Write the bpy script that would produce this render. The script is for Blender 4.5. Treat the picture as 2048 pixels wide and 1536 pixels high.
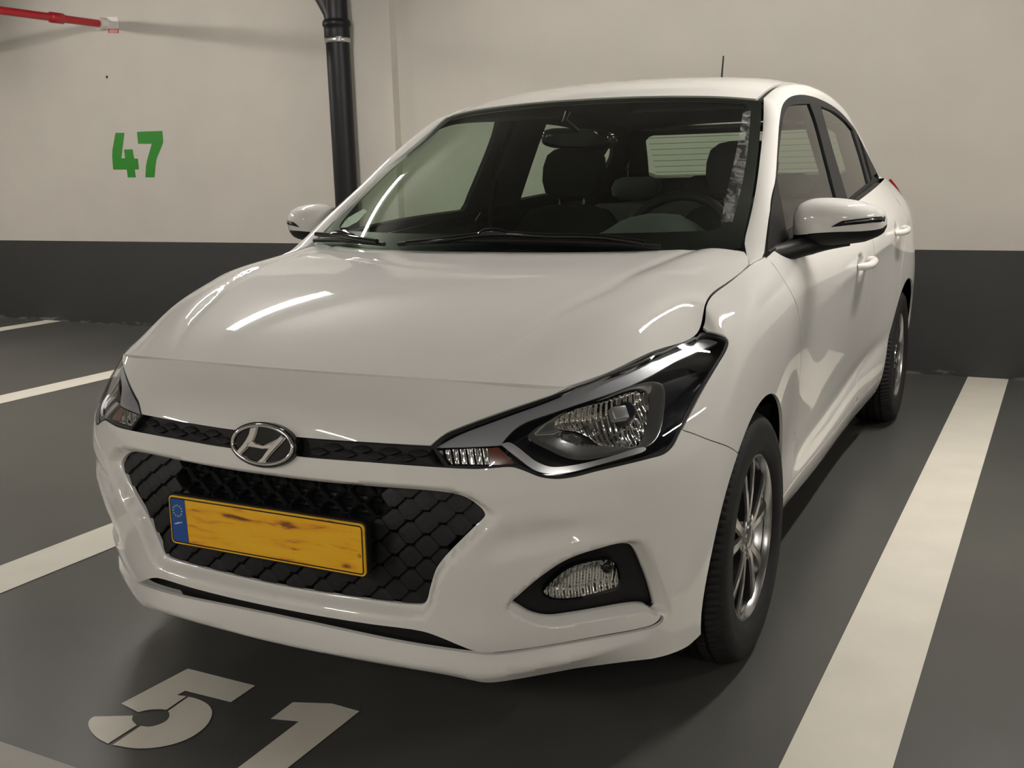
import bpy, bmesh, math, random
import numpy as np
from mathutils import Vector, Matrix
from mathutils.bvhtree import BVHTree
from mathutils.geometry import delaunay_2d_cdt

random.seed(7)
scene = bpy.context.scene
COL = scene.collection
for o in list(bpy.data.objects):
    bpy.data.objects.remove(o)

# ------------------------------------------------------------------ camera
W_PX, H_PX = 2048, 1536
F_PX = 2096.559
CAM = np.array([1.4344, -2.4251, 1.2057])
YAW, PITCH, ROLL = 0.4735225, 0.2016723, -0.0273868
def _rot():
    cy, sy, cp, sp, cr, sr = (math.cos(YAW), math.sin(YAW), math.cos(PITCH), math.sin(PITCH),
                              math.cos(ROLL), math.sin(ROLL))
    fwd = np.array([-sy*cp, cy*cp, -sp]); right = np.array([cy, sy, 0.0]); up = np.cross(right, fwd)
    return np.array([cr*right + sr*up, -sr*right + cr*up, fwd])
RC = _rot()
cam_data = bpy.data.cameras.new('camera'); cam = bpy.data.objects.new('camera', cam_data); COL.objects.link(cam)
cam_data.sensor_width = 36.0; cam_data.sensor_fit = 'HORIZONTAL'
cam_data.lens = F_PX / W_PX * 36.0
cam_data.clip_start = 0.05
m = Matrix.Identity(4)
for i in range(3):
    m[i][0], m[i][1], m[i][2], m[i][3] = RC[0][i], RC[1][i], -RC[2][i], CAM[i]
cam.matrix_world = m
scene.camera = cam

# ------------------------------------------------------------------ world, exposure
world = bpy.data.worlds.new('world'); scene.world = world; world.use_nodes = True
world.node_tree.nodes['Background'].inputs[0].default_value = (0.9, 0.95, 1.0, 1)
world.node_tree.nodes['Background'].inputs[1].default_value = 0.0
scene.view_settings.view_transform = 'Standard'
scene.view_settings.look = 'None'
scene.view_settings.gamma = 1.0
scene.view_settings.exposure = 0.38
scene.view_settings.use_curve_mapping = False

# ------------------------------------------------------------------ room frame (walls and bay lines are turned a little against the car)
PSI = -0.0158
CP, SP = math.cos(PSI), math.sin(PSI)
def rm(x, y, z): return np.array([CP*x - SP*y, SP*x + CP*y, z])
WALL_Y, CEIL_Z, BAND_Z, LIT_Z = 3.8724, 2.80, 0.7057, 2.395

# ------------------------------------------------------------------ materials
MATS = {}
def mat(name, color=(0.8,0.8,0.8), rough=0.5, metal=0.0, coat=0.0, coat_rough=0.03, spec=0.5, emit=None, estr=0.0,
        noise=None, bump=None):
    mt = bpy.data.materials.new(name); mt.use_nodes = True
    nt = mt.node_tree; b = nt.nodes['Principled BSDF']
    b.inputs['Base Color'].default_value = (*color, 1); b.inputs['Roughness'].default_value = rough
    b.inputs['Metallic'].default_value = metal; b.inputs['Coat Weight'].default_value = coat
    b.inputs['Coat Roughness'].default_value = coat_rough; b.inputs['Specular IOR Level'].default_value = spec
    if emit: b.inputs['Emission Color'].default_value = (*emit, 1); b.inputs['Emission Strength'].default_value = estr
    tc = nt.nodes.new('ShaderNodeTexCoord')
    if noise:                      # (scale, amount): gentle mottling of the colour
        n = nt.nodes.new('ShaderNodeTexNoise'); n.inputs['Scale'].default_value = noise[0]; n.inputs['Detail'].default_value = 5
        nt.links.new(tc.outputs['Object'], n.inputs['Vector'])
        r = nt.nodes.new('ShaderNodeValToRGB')
        a = noise[1]
        r.color_ramp.elements[0].position = .3; r.color_ramp.elements[1].position = .7
        r.color_ramp.elements[0].color = (*[c*(1-a) for c in color], 1); r.color_ramp.elements[1].color = (*[min(1, c*(1+a)) for c in color], 1)
        nt.links.new(n.outputs['Fac'], r.inputs['Fac']); nt.links.new(r.outputs['Color'], b.inputs['Base Color'])
    if bump:                       # (scale, distance)
        n2 = nt.nodes.new('ShaderNodeTexNoise'); n2.inputs['Scale'].default_value = bump[0]; n2.inputs['Detail'].default_value = 3
        nt.links.new(tc.outputs['Object'], n2.inputs['Vector'])
        bp = nt.nodes.new('ShaderNodeBump'); bp.inputs['Distance'].default_value = bump[1]; bp.inputs['Strength'].default_value = 1
        nt.links.new(n2.outputs['Fac'], bp.inputs['Height']); nt.links.new(bp.outputs['Normal'], b.inputs['Normal'])
    MATS[name] = mt
    return mt
def glass(name, tint, ior=1.5, rough=0.0):
    mt = bpy.data.materials.new(name); mt.use_nodes = True
    nt = mt.node_tree; nt.nodes.clear()
    out = nt.nodes.new('ShaderNodeOutputMaterial'); mx = nt.nodes.new('ShaderNodeMixShader')
    tr = nt.nodes.new('ShaderNodeBsdfTransparent'); tr.inputs[0].default_value = (*tint, 1)
    gl = nt.nodes.new('ShaderNodeBsdfGlossy'); gl.inputs['Roughness'].default_value = rough
    lw = nt.nodes.new('ShaderNodeLayerWeight'); lw.inputs[0].default_value = .5
    pw = nt.nodes.new('ShaderNodeMath'); pw.operation = 'POWER'; pw.inputs[1].default_value = 5.0; nt.links.new(lw.outputs['Facing'], pw.inputs[0])
    r0 = ((ior-1)/(ior+1))**2*1.15          # both faces of a thin pane
    fr = nt.nodes.new('ShaderNodeMath'); fr.operation = 'MULTIPLY_ADD'; fr.inputs[1].default_value = 1-r0; fr.inputs[2].default_value = r0
    nt.links.new(pw.outputs[0], fr.inputs[0])
    nt.links.new(fr.outputs[0], mx.inputs[0]); nt.links.new(tr.outputs[0], mx.inputs[1]); nt.links.new(gl.outputs[0], mx.inputs[2])
    nt.links.new(mx.outputs[0], out.inputs[0])
    MATS[name] = mt
    return mt

# ------------------------------------------------------------------ objects
def obj(name, verts, faces, material, parent=None, smooth=False, midx=None, normals=None):
    me = bpy.data.meshes.new(name)
    me.from_pydata([tuple(map(float, v)) for v in verts], [], [tuple(map(int, f)) for f in faces])
    mats = material if isinstance(material, (list, tuple)) else [material]
    for mm in mats: me.materials.append(MATS[mm] if isinstance(mm, str) else mm)
    if midx is not None: me.polygons.foreach_set('material_index', np.asarray(midx, dtype=np.int32))
    if smooth: me.polygons.foreach_set('use_smooth', np.ones(len(me.polygons), dtype=bool))
    me.update()
    if normals is not None: me.normals_split_custom_set([tuple(n) for n in normals])
    o = bpy.data.objects.new(name, me); COL.objects.link(o)
    if parent is not None: o.parent = parent
    return o
def bm_obj(name, bm, material, parent=None, smooth=False, angle=None):
    me = bpy.data.meshes.new(name); bmesh.ops.recalc_face_normals(bm, faces=bm.faces[:])
    bm.to_mesh(me); bm.free()
    mats = material if isinstance(material, (list, tuple)) else [material]
    for mm in mats: me.materials.append(MATS[mm])
    if smooth or angle is not None:
        me.polygons.foreach_set('use_smooth', np.ones(len(me.polygons), dtype=bool))
        if angle is not None: me.set_sharp_from_angle(angle=math.radians(angle))
    o = bpy.data.objects.new(name, me); COL.objects.link(o)
    if parent is not None: o.parent = parent
    return o
def empty(name, loc=(0,0,0)):
    o = bpy.data.objects.new(name, None); o.location = loc; COL.objects.link(o); o.empty_display_size = .1
    return o
def tag(o, label=None, cat=None, group=None, kind=None):
    if label: o['label'] = label
    if cat: o['category'] = cat
    if group: o['group'] = group
    if kind: o['kind'] = kind
    return o
def box_bm(bm, lo, hi, bevel=0.0, mtx=None):
    r = bmesh.ops.create_cube(bm, size=1.0); vs = r['verts']
    lo, hi = Vector(lo), Vector(hi)
    for v in vs: v.co = Vector((lo[i] + (v.co[i] + .5)*(hi[i]-lo[i]) for i in range(3)))
    if bevel:
        es = list({e for v in vs for e in v.link_edges})
        rr = bmesh.ops.bevel(bm, geom=es, offset=bevel, segments=3, affect='EDGES', profile=.5)
        vs = list({v for f in rr['faces'] for v in f.verts} | {v for v in vs if v.is_valid})
    if mtx is not None: bmesh.ops.transform(bm, matrix=mtx, verts=vs)
    return vs
def box(name, lo, hi, material, parent=None, bevel=0.0, mtx=None):
    bm = bmesh.new(); box_bm(bm, lo, hi, bevel, mtx)
    return bm_obj(name, bm, material, parent, angle=35 if bevel else None)
def tube(name, pts, rad, material, parent=None, seg=12, closed=False, caps=True):
    """a tube along pts; rad is a number or one per point"""
    P = np.asarray(pts, float); n = len(P)
    R = np.full(n, rad) if np.isscalar(rad) else np.asarray(rad, float)
    T = np.gradient(P, axis=0)
    if closed: T = np.roll(P, -1, 0) - np.roll(P, 1, 0)
    T /= np.linalg.norm(T, axis=1)[:, None]
    ref = np.array([0, 0, 1.0]) if abs(T[0][2]) < .9 else np.array([1.0, 0, 0])
    a = np.cross(T[0], ref); a /= np.linalg.norm(a)
    V = []; F = []
    for i in range(n):
        a = a - T[i]*(a @ T[i]); a /= np.linalg.norm(a); b = np.cross(T[i], a)
        for k in range(seg):
            t = 2*math.pi*k/seg; V.append(P[i] + R[i]*(math.cos(t)*a + math.sin(t)*b))
    for i in range(n if closed else n-1):
        j = (i+1) % n
        for k in range(seg): F.append((i*seg+k, i*seg+(k+1) % seg, j*seg+(k+1) % seg, j*seg+k))
    if caps and not closed:
        F.append(tuple(range(seg-1, -1, -1))); F.append(tuple((n-1)*seg+k for k in range(seg)))
    bm = bmesh.new(); vv = [bm.verts.new(v) for v in V]
    for f in F: bm.faces.new([vv[i] for i in f])
    return bm_obj(name, bm, material, parent, angle=50)
def lathe_bm(bm, prof, seg=48, mtx=None, closed=False):
    """prof: (radius, x along axis X)"""
    rings = []
    for r, x in prof:
        rings.append([bm.verts.new(Vector((x, r*math.cos(2*math.pi*k/seg), r*math.sin(2*math.pi*k/seg)))) for k in range(seg)])
    n = len(rings)
    for i in range(n if closed else n-1):
        A, B = rings[i], rings[(i+1) % n]
        for k in range(seg):
            bm.faces.new((A[k], A[(k+1) % seg], B[(k+1) % seg], B[k]))
    vs = [v for r in rings for v in r]
    if mtx is not None: bmesh.ops.transform(bm, matrix=mtx, verts=vs)
    return rings
def mirror_copy(o, parent=None):
    """the same part on the car's other side (mirrored mesh data)"""
    me = o.data.copy()
    n = len(me.vertices); co = np.empty(n*3); me.vertices.foreach_get('co', co); co = co.reshape(-1, 3)
    M = np.array(o.matrix_basis)
    co = co @ M[:3, :3].T + M[:3, 3]
    has = me.has_custom_normals
    if has:
        nl = np.empty(len(me.loops)*3); me.corner_normals.foreach_get('vector', nl); nl = nl.reshape(-1, 3)
        nl = nl @ M[:3, :3].T; nl[:, 0] *= -1
        starts = [(p.loop_start, p.loop_total) for p in me.polygons]
    co[:, 0] *= -1
    me.vertices.foreach_set('co', co.ravel()); me.flip_normals(); me.update()
    if has:
        out = np.empty_like(nl)
        for s, t in starts:
            # flip_normals keeps the first corner and reverses the others
            idx = [s] + list(range(s+t-1, s, -1)); out[s:s+t] = nl[idx]
        me.normals_split_custom_set([tuple(v) for v in out])
    c = bpy.data.objects.new(o.name, me); COL.objects.link(c)
    c.parent = parent if parent is not None else o.parent
    for k in o.keys():
        if k in ('label', 'kind'): c[k] = o[k]
    return c
def mirror_tree(o, parent=None):
    c = mirror_copy(o, parent)
    for ch in list(o.children): mirror_tree(ch, c)
    return c

# ------------------------------------------------------------------ photogrammetry helpers
def ray(x, y):
    d = RC.T @ np.array([(x - W_PX/2)/F_PX, -(y - H_PX/2)/F_PX, 1.0]); return d/np.linalg.norm(d)
def on_axis(x, y, axis, val):
    d = ray(x, y); return CAM + d*((val - CAM[axis])/d[axis])
def on_wall(x, y, yy=WALL_Y):
    d = ray(x, y); n = np.array([-SP, CP, 0]); return CAM + d*((yy - n @ CAM)/(n @ d))
def spline(pts, n=5, closed=False):
    """Catmull-Rom through points; a point with an extra truthy last value (3-tuples) is a sharp corner"""
    P = [np.array(p[:2], float) for p in pts]; S = [len(p) > 2 and bool(p[2]) for p in pts]; N = len(P)
    out = []
    for i in range(N if closed else N-1):
        p1, p2 = P[i], P[(i+1) % N]
        p0 = P[i-1] if (closed or i > 0) else 2*p1-p2
        p3 = P[(i+2) % N] if (closed or i+2 < N) else 2*p2-p1
        if S[i]: p0 = 2*p1-p2
        if S[(i+1) % N]: p3 = 2*p2-p1
        d = [max(np.linalg.norm(b-a), 1e-9)**.5 for a, b in ((p0, p1), (p1, p2), (p2, p3))]
        m1 = (p1-p0)/d[0] - (p2-p0)/(d[0]+d[1]) + (p2-p1)/d[1]; m2 = (p2-p1)/d[1] - (p3-p1)/(d[1]+d[2]) + (p3-p2)/d[2]
        m1 = m1*d[1]; m2 = m2*d[1]
        for k in range(n):
            t = k/n; t2, t3 = t*t, t*t*t
            out.append((2*t3-3*t2+1)*p1 + (t3-2*t2+t)*m1 + (-2*t3+3*t2)*p2 + (t3-t2)*m2)
    if not closed: out.append(P[-1])
    return np.array(out)
def spline3(pts, n=6):
    P = np.asarray(pts, float); d = np.concatenate([[0], np.cumsum(np.linalg.norm(np.diff(P, axis=0), axis=1))])
    q = np.concatenate([np.linspace(d[i], d[i+1], n, endpoint=False) for i in range(len(d)-1)] + [[d[-1]]])
    return weights(d, spl_mat(d), q) @ P
def spl_mat(x):
    n = len(x); A = np.zeros((n, n)); B = np.zeros((n, n)); h = np.diff(x)
    A[0, 0] = A[-1, -1] = 1
    for i in range(1, n-1):
        A[i, i-1], A[i, i], A[i, i+1] = h[i-1], 2*(h[i-1]+h[i]), h[i]
        B[i, i-1], B[i, i], B[i, i+1] = 6/h[i-1], -6/h[i-1]-6/h[i], 6/h[i]
    return np.linalg.solve(A, B)
def weights(x, M, q):
    q = np.asarray(q, float); i = np.clip(np.searchsorted(x, q)-1, 0, len(x)-2); h = x[i+1]-x[i]
    a = (x[i+1]-q)/h; b = 1-a; n = len(x); I = np.eye(n)
    return a[:, None]*I[i] + b[:, None]*I[i+1] + ((a**3-a)*h*h/6)[:, None]*M[i] + ((b**3-b)*h*h/6)[:, None]*M[i+1]

class Surf:
    """smooth surface through a grid of points P[col][row]; parameters (s, t) are in metres along the grid"""
    def __init__(self, P, sym0=False, sym1=False, ns=260, ntt=70, sig=1):
        P = np.asarray(P, float); pre = 0
        mir = np.array([-1, 1, 1.0])
        if sym0: pre = min(len(P)-1, 6); P = np.concatenate([P[pre:0:-1]*mir, P])
        if sym1: P = np.concatenate([P, P[-2:-5:-1]*mir])
        self.P = P
        ds = np.linalg.norm(np.diff(P, axis=0), axis=2).mean(1); dt = np.linalg.norm(np.diff(P, axis=1), axis=2).mean(0)
        self.ks = np.concatenate([[0], np.cumsum(ds)]); self.ks -= self.ks[pre]
        self.kt = np.concatenate([[0], np.cumsum(dt)])
        self.Ms, self.Mt = spl_mat(self.ks), spl_mat(self.kt)
        self.s0 = 0.0 if sym0 else self.ks[0]
        self.s1 = self.ks[-4] if sym1 else self.ks[-1]
        self.t1 = self.kt[-1]; self.sig = sig
        self.gs = np.linspace(self.ks[0] if sym0 else self.s0, self.s1, ns); self.gt = np.linspace(0, self.t1, ntt)
        A, B = np.meshgrid(self.gs, self.gt, indexing='ij')
        g = self.pos(A.ravel(), B.ravel()); self.grid = g.reshape(ns, ntt, 3)
        faces = [(i*ntt+j, (i+1)*ntt+j, (i+1)*ntt+j+1, i*ntt+j+1) for i in range(ns-1) for j in range(ntt-1)]
        tri = []
        for f in faces: tri += [(f[0], f[1], f[2]), (f[0], f[2], f[3])]
        self.tri = tri; self.gv = g; self.st = np.stack([A.ravel(), B.ravel()], 1)
        self.bvh = BVHTree.FromPolygons([tuple(v) for v in g], tri)
    def pos(self, s, t):
        s = np.atleast_1d(s); t = np.atleast_1d(t)
        w = weights(self.ks, self.Ms, s); v = weights(self.kt, self.Mt, t)
        return np.einsum('nc,crk,nr->nk', w, self.P, v)
    def normal(self, s, t, disp=None, e=.002):
        s = np.atleast_1d(np.asarray(s, float)); t = np.atleast_1d(np.asarray(t, float))
        if disp is None:
            a = self.pos(s+e, t)-self.pos(s-e, t); b = self.pos(s, t+e)-self.pos(s, t-e)
        else:
            f = lambda x, y: self.pos(x, y) + self.normal(x, y)*disp(x, y)[:, None]
            a = f(s+e, t)-f(s-e, t); b = f(s, t+e)-f(s, t-e)
        n = np.cross(a, b)*self.sig
        return n/np.maximum(np.linalg.norm(n, axis=1), 1e-12)[:, None]
    def at(self, s, t, d=0.0):
        p = self.pos(s, t)
        return p if np.isscalar(d) and d == 0 else p + self.normal(s, t)*(np.atleast_1d(d)[:, None])
    def hit(self, x, y):
        """(s, t) seen at pixel (x, y)"""
        d = ray(x, y)
        loc, n, idx, dist = self.bvh.ray_cast(Vector(CAM), Vector(d))
        if loc is None:
            best = None
            for k in np.linspace(1.0, 8.0, 141):
                l, n, i, ds = self.bvh.find_nearest(Vector(CAM + d*k))
                if best is None or ds < best[0]: best = (ds, l, i)
            loc, idx = best[1], best[2]
        tr = self.tri[idx]; a, b, c = (self.gv[i] for i in tr)
        v0, v1, v2 = b-a, c-a, np.array(loc)-a
        d00, d01, d11, d20, d21 = v0@v0, v0@v1, v1@v1, v2@v0, v2@v1
        den = d00*d11-d01*d01 + 1e-18
        v = (d11*d20-d01*d21)/den; w = (d00*d21-d01*d20)/den
        return (1-v-w)*self.st[tr[0]] + v*self.st[tr[1]] + w*self.st[tr[2]]
    def near(self, p):
        loc, n, idx, ds = self.bvh.find_nearest(Vector(p))
        tr = self.tri[idx]; a, b, c = (self.gv[i] for i in tr)
        v0, v1, v2 = b-a, c-a, np.array(loc)-a
        d00, d01, d11, d20, d21 = v0@v0, v0@v1, v1@v1, v2@v0, v2@v1
        den = d00*d11-d01*d01 + 1e-18
        v = (d11*d20-d01*d21)/den; w = (d00*d21-d01*d20)/den
        return (1-v-w)*self.st[tr[0]] + v*self.st[tr[1]] + w*self.st[tr[2]]
    def trace(self, pts, n=5, closed=True):
        return np.array([self.hit(*p) for p in spline(pts, n, closed)])
    def centre_t(self, z):
        tt = np.linspace(0, self.t1, 400); zz = self.pos(np.zeros(400), tt)[:, 2]
        return float(np.interp(z, zz, tt))

def inside(pts, poly):
    x, y = pts[:, 0], pts[:, 1]; r = np.zeros(len(pts), bool); n = len(poly)
    for i in range(n):
        x1, y1 = poly[i]; x2, y2 = poly[(i+1) % n]
        if y1 == y2: continue
        c = ((y1 > y) != (y2 > y)) & (x < (x2-x1)*(y-y1)/(y2-y1)+x1); r ^= c
    return r
def dist_poly(pts, poly, closed=True):
    best = np.full(len(pts), 1e9); n = len(poly)
    for i in range(n if closed else n-1):
        a = poly[i]; b = poly[(i+1) % n]; ab = b-a; L = ab@ab + 1e-15
        u = np.clip(((pts-a)@ab)/L, 0, 1); d = pts-a-u[:, None]*ab
        best = np.minimum(best, np.einsum('ij,ij->i', d, d))
    return np.sqrt(best)
def area(poly):
    x, y = poly[:, 0], poly[:, 1]; return .5*np.sum(x*np.roll(y, -1)-np.roll(x, -1)*y)
def clean(poly, eps=2e-4):
    out = [poly[0]]
    for p in poly[1:]:
        if np.linalg.norm(p-out[-1]) > eps: out.append(p)
    if np.linalg.norm(out[0]-out[-1]) < eps: out.pop()
    return np.array(out)
def offset(poly, d, keep0=False):
    """move the outline inwards by d"""
    poly = clean(poly)
    if area(poly) < 0: poly = poly[::-1]
    if d == 0: return poly
    a = poly - np.roll(poly, 1, 0); b = np.roll(poly, -1, 0)-poly
    na = np.stack([-a[:, 1], a[:, 0]], 1); nb = np.stack([-b[:, 1], b[:, 0]], 1)
    na /= np.linalg.norm(na, axis=1)[:, None]; nb /= np.linalg.norm(nb, axis=1)[:, None]
    n = na+nb; l = np.maximum(np.einsum('ij,ij->i', n, na), .7); out = poly + n/l[:, None]*d
    if keep0:
        z = np.abs(poly[:, 0]) < 1e-6; out[z, 0] = 0
    return out

def panel(name, surf, outline, mats, parent, holes=(), disp=None, grid=.014, thick=.008, shrink=.0022, sym=False,
          lines=(), back=True, edge=None):
    """a sheet cut out of surf: outline and holes are (s,t) polygons; thick gives it a folded edge and a dark inner face"""
    out = offset(outline, shrink, sym); hl = [clean(h) for h in holes]
    def dense(poly, closed=True):
        o = []
        for i in range(len(poly) if closed else len(poly)-1):
            a, b = poly[i], poly[(i+1) % len(poly)]; m = max(1, int(np.linalg.norm(b-a)/(grid*.8)))
            o += [a + (b-a)*q/m for q in range(m)]
        if not closed: o.append(poly[-1])
        return np.array(o)
    out = dense(out); hl = [dense(h) for h in hl]; lines = [dense(np.asarray(l), False) for l in lines]
    E = []
    def loop(poly, closed=True):
        k = len(V); V.extend(tuple(p) for p in poly)
        for i in range(len(poly) if closed else len(poly)-1): E.append((k+i, k+(i+1) % len(poly)))
    V = []; loop(out)
    for h in hl: loop(h)
    for l in lines: loop(np.asarray(l), False)
    lo, hi = out.min(0), out.max(0)
    gx = np.arange(lo[0], hi[0], grid); gy = np.arange(lo[1], hi[1], grid)
    A, B = np.meshgrid(gx, gy, indexing='ij'); A = A + (np.arange(len(gy)) % 2)*grid*.5
    G = np.stack([A.ravel(), B.ravel()], 1)
    k = inside(G, out); G = G[k]
    for h in hl: G = G[~inside(G, h)]
    dd = dist_poly(G, out)
    for h in hl: dd = np.minimum(dd, dist_poly(G, h))
    for l in lines: dd = np.minimum(dd, dist_poly(G, np.asarray(l), False))
    G = G[dd > grid*.45]
    V.extend(tuple(p) for p in G)
    r = delaunay_2d_cdt([Vector(v) for v in V], E, [], 0, 1e-6)
    st = np.array([(v[0], v[1]) for v in r[0]]); tri = np.array([f for f in r[2] if len(f) == 3])
    cen = st[tri].mean(1); ok = inside(cen, out)
    for h in hl: ok &= ~inside(cen, h)
    ar = np.abs(np.cross(st[tri[:, 1]]-st[tri[:, 0]], st[tri[:, 2]]-st[tri[:, 0]])); ok &= ar > 1e-10
    tri = tri[ok]
    used = np.unique(tri); remap = -np.ones(len(st), int); remap[used] = np.arange(len(used)); st = st[used]; tri = remap[tri]
    N0 = surf.normal(st[:, 0], st[:, 1]); P = surf.pos(st[:, 0], st[:, 1])
    if disp is not None:
        if np.isscalar(disp): P = P + N0*disp; N = N0
        else: P = P + N0*disp(st[:, 0], st[:, 1])[:, None]; N = surf.normal(st[:, 0], st[:, 1], disp, .005)
    else: N = N0
    if sym: P[np.abs(st[:, 0]) < 1e-6, 0] = 0.0
    # orient triangles along N
    fn = np.cross(P[tri[:, 1]]-P[tri[:, 0]], P[tri[:, 2]]-P[tri[:, 0]])
    fl = np.einsum('ij,ij->i', fn, N[tri].mean(1)) < 0; tri[fl] = tri[fl][:, ::-1]
    nv = len(P); verts = [P]; faces = [tuple(f) for f in tri]; mi = [0]*len(tri); ln = [N[i] for f in tri for i in f]
    if thick:
        ec = {}
        for f in tri:
            for a, b in ((f[0], f[1]), (f[1], f[2]), (f[2], f[0])): ec[(a, b)] = ec.get((a, b), 0)+1
        bd = [(a, b) for (a, b) in ec if (b, a) not in ec]
        verts.append(P - N0*thick)
        if back:
            faces += [(f[0]+nv, f[2]+nv, f[1]+nv) for f in tri]; mi += [1 if len(mats) > 1 else 0]*len(tri)
            ln += [-N0[i] for f in tri for i in (f[0], f[2], f[1])]
        for a, b in bd:
            if sym and abs(st[a][0]) < 1e-6 and abs(st[b][0]) < 1e-6: continue
            f = (b, a, a+nv, b+nv); faces.append(f); mi.append(edge if edge is not None else 0)
            w = np.cross(P[a]-P[b], -N0[b]); w /= max(np.linalg.norm(w), 1e-12); ln += [w]*4
    verts = np.concatenate(verts)
    if sym:
        n0 = len(verts); verts = np.concatenate([verts, verts*np.array([-1, 1, 1])])
        f2 = [tuple(i+n0 for i in f[::-1]) for f in faces]; l2 = []; k = 0
        for f in faces:
            seg = ln[k:k+len(f)][::-1]; l2 += [np.array([-n[0], n[1], n[2]]) for n in seg]; k += len(f)
        faces = faces + f2; mi = mi + mi; ln = ln + l2
    return obj(name, verts, faces, list(mats), parent, True, mi, ln)
def strip(name, A, B, rows, material, parent, bulge=0.0, centre=None, thick=.006, inner='interior_dark', closed=False, prof=None, flip=False):
    """a smooth skin between two 3D curves of the same length, bulging away from `centre`"""
    A = np.asarray(A, float); B = np.asarray(B, float); n = len(A)
    P = np.empty((n, rows, 3))
    for j in range(rows):
        u = j/(rows-1); P[:, j] = A*(1-u)+B*u
    T = np.gradient(A*.5+B*.5, axis=0); N = np.cross(T, B-A); N /= np.linalg.norm(N, axis=1)[:, None]
    if centre is not None:
        sgn = np.sign(np.einsum('ij,ij->i', N, (A+B)/2-np.asarray(centre)))
        N *= sgn[:, None]
    bl = np.full(n, bulge) if np.isscalar(bulge) else np.asarray(bulge)
    for j in range(rows):
        u = j/(rows-1); w = 4*u*(1-u) if prof is None else prof(u); P[:, j] += N*(bl*w)[:, None]
    V = P.reshape(-1, 3); F = []
    for i in range(n-1):
        for j in range(rows-1): F.append((i*rows+j, (i+1)*rows+j, (i+1)*rows+j+1, i*rows+j+1))
    fn = np.cross(P[1, 0]-P[0, 0], P[0, 1]-P[0, 0])
    if fn @ N[0] < 0: F = [f[::-1] for f in F]
    mi = [0]*len(F)
    if thick:
        m0 = len(V); V = np.concatenate([V, V-np.repeat(N, rows, 0)*thick]); F2 = [tuple(i+m0 for i in f[::-1]) for f in F]
        bd = [(i*rows, (i+1)*rows) for i in range(n-1)] + [((i+1)*rows+rows-1, i*rows+rows-1) for i in range(n-1)] + \
             [(j+1, j) for j in range(rows-1)] + [((n-1)*rows+j, (n-1)*rows+j+1) for j in range(rows-1)]
        F3 = [(b, a, a+m0, b+m0) for a, b in bd]
        F = F+F2+F3; mi += [1]*len(F2)+[0]*len(F3)
    o = obj(name, V, F, [material, inner], parent, True, mi)
    o.data.set_sharp_from_angle(angle=math.radians(55))
    return o
# ------------------------------------------------------------------ room materials
def wall_mat():
    mt = mat('wall_band', (0.036, 0.036, 0.036), .62, bump=(180, .0006)); nt = mt.node_tree; b = nt.nodes['Principled BSDF']
    tc = nt.nodes.new('ShaderNodeTexCoord'); sx = nt.nodes.new('ShaderNodeSeparateXYZ'); nt.links.new(tc.outputs['Object'], sx.inputs[0])
    n = nt.nodes.new('ShaderNodeTexNoise'); n.inputs['Scale'].default_value = 9; n.inputs['Detail'].default_value = 6
    mp = nt.nodes.new('ShaderNodeMapping'); mp.inputs['Scale'].default_value = (1, 1, 3.5)
    nt.links.new(tc.outputs['Object'], mp.inputs[0]); nt.links.new(mp.outputs[0], n.inputs['Vector'])
    # rubbed plaster along the foot of the wall
    a = nt.nodes.new('ShaderNodeMapRange'); a.inputs[1].default_value = .0; a.inputs[2].default_value = .055; a.inputs[3].default_value = .17; a.inputs[4].default_value = -.12
    nt.links.new(sx.outputs[2], a.inputs[0])
    s = nt.nodes.new('ShaderNodeMath'); s.operation = 'ADD'; nt.links.new(a.outputs[0], s.inputs[0]); nt.links.new(n.outputs['Fac'], s.inputs[1])
    r = nt.nodes.new('ShaderNodeValToRGB'); r.color_ramp.elements[0].position = .62; r.color_ramp.elements[1].position = .72
    r.color_ramp.elements[0].color = (.036, .036, .036, 1); r.color_ramp.elements[1].color = (.13, .125, .115, 1)
    nt.links.new(s.outputs[0], r.inputs[0]); nt.links.new(r.outputs[0], b.inputs['Base Color'])
wall_mat()
mat('wall_paint', (0.55, 0.52, 0.47), .85, spec=.12, noise=(3.0, .025), bump=(90, .0004))
mat('ceiling_paint', (0.20, 0.19, 0.175), .85, noise=(2.0, .03))
mat('floor_coating', (0.086, 0.086, 0.080), .30, spec=.45, noise=(1.6, .10), bump=(420, .00035))
mat('aisle_coating', (0.30, 0.285, 0.25), .40, noise=(2.5, .05), bump=(420, .0003))
mat('line_paint', (0.80, 0.76, 0.665), .42, noise=(6.0, .04), bump=(300, .0003))
mat('green_paint', (0.010, 0.21, 0.004), .6)
mat('pipe_black', (0.008, 0.008, 0.010), .42, spec=.25)
mat('pipe_red', (0.34, 0.012, 0.018), .35)
mat('zinc', (0.62, 0.62, 0.60), .32, metal=.9)
mat('lamp_housing', (0.75, 0.75, 0.73), .4)
mat('sign_white', (0.7, 0.68, 0.66), .5)
mat('hole_dark', (0.02, 0.018, 0.016), .9)

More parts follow.
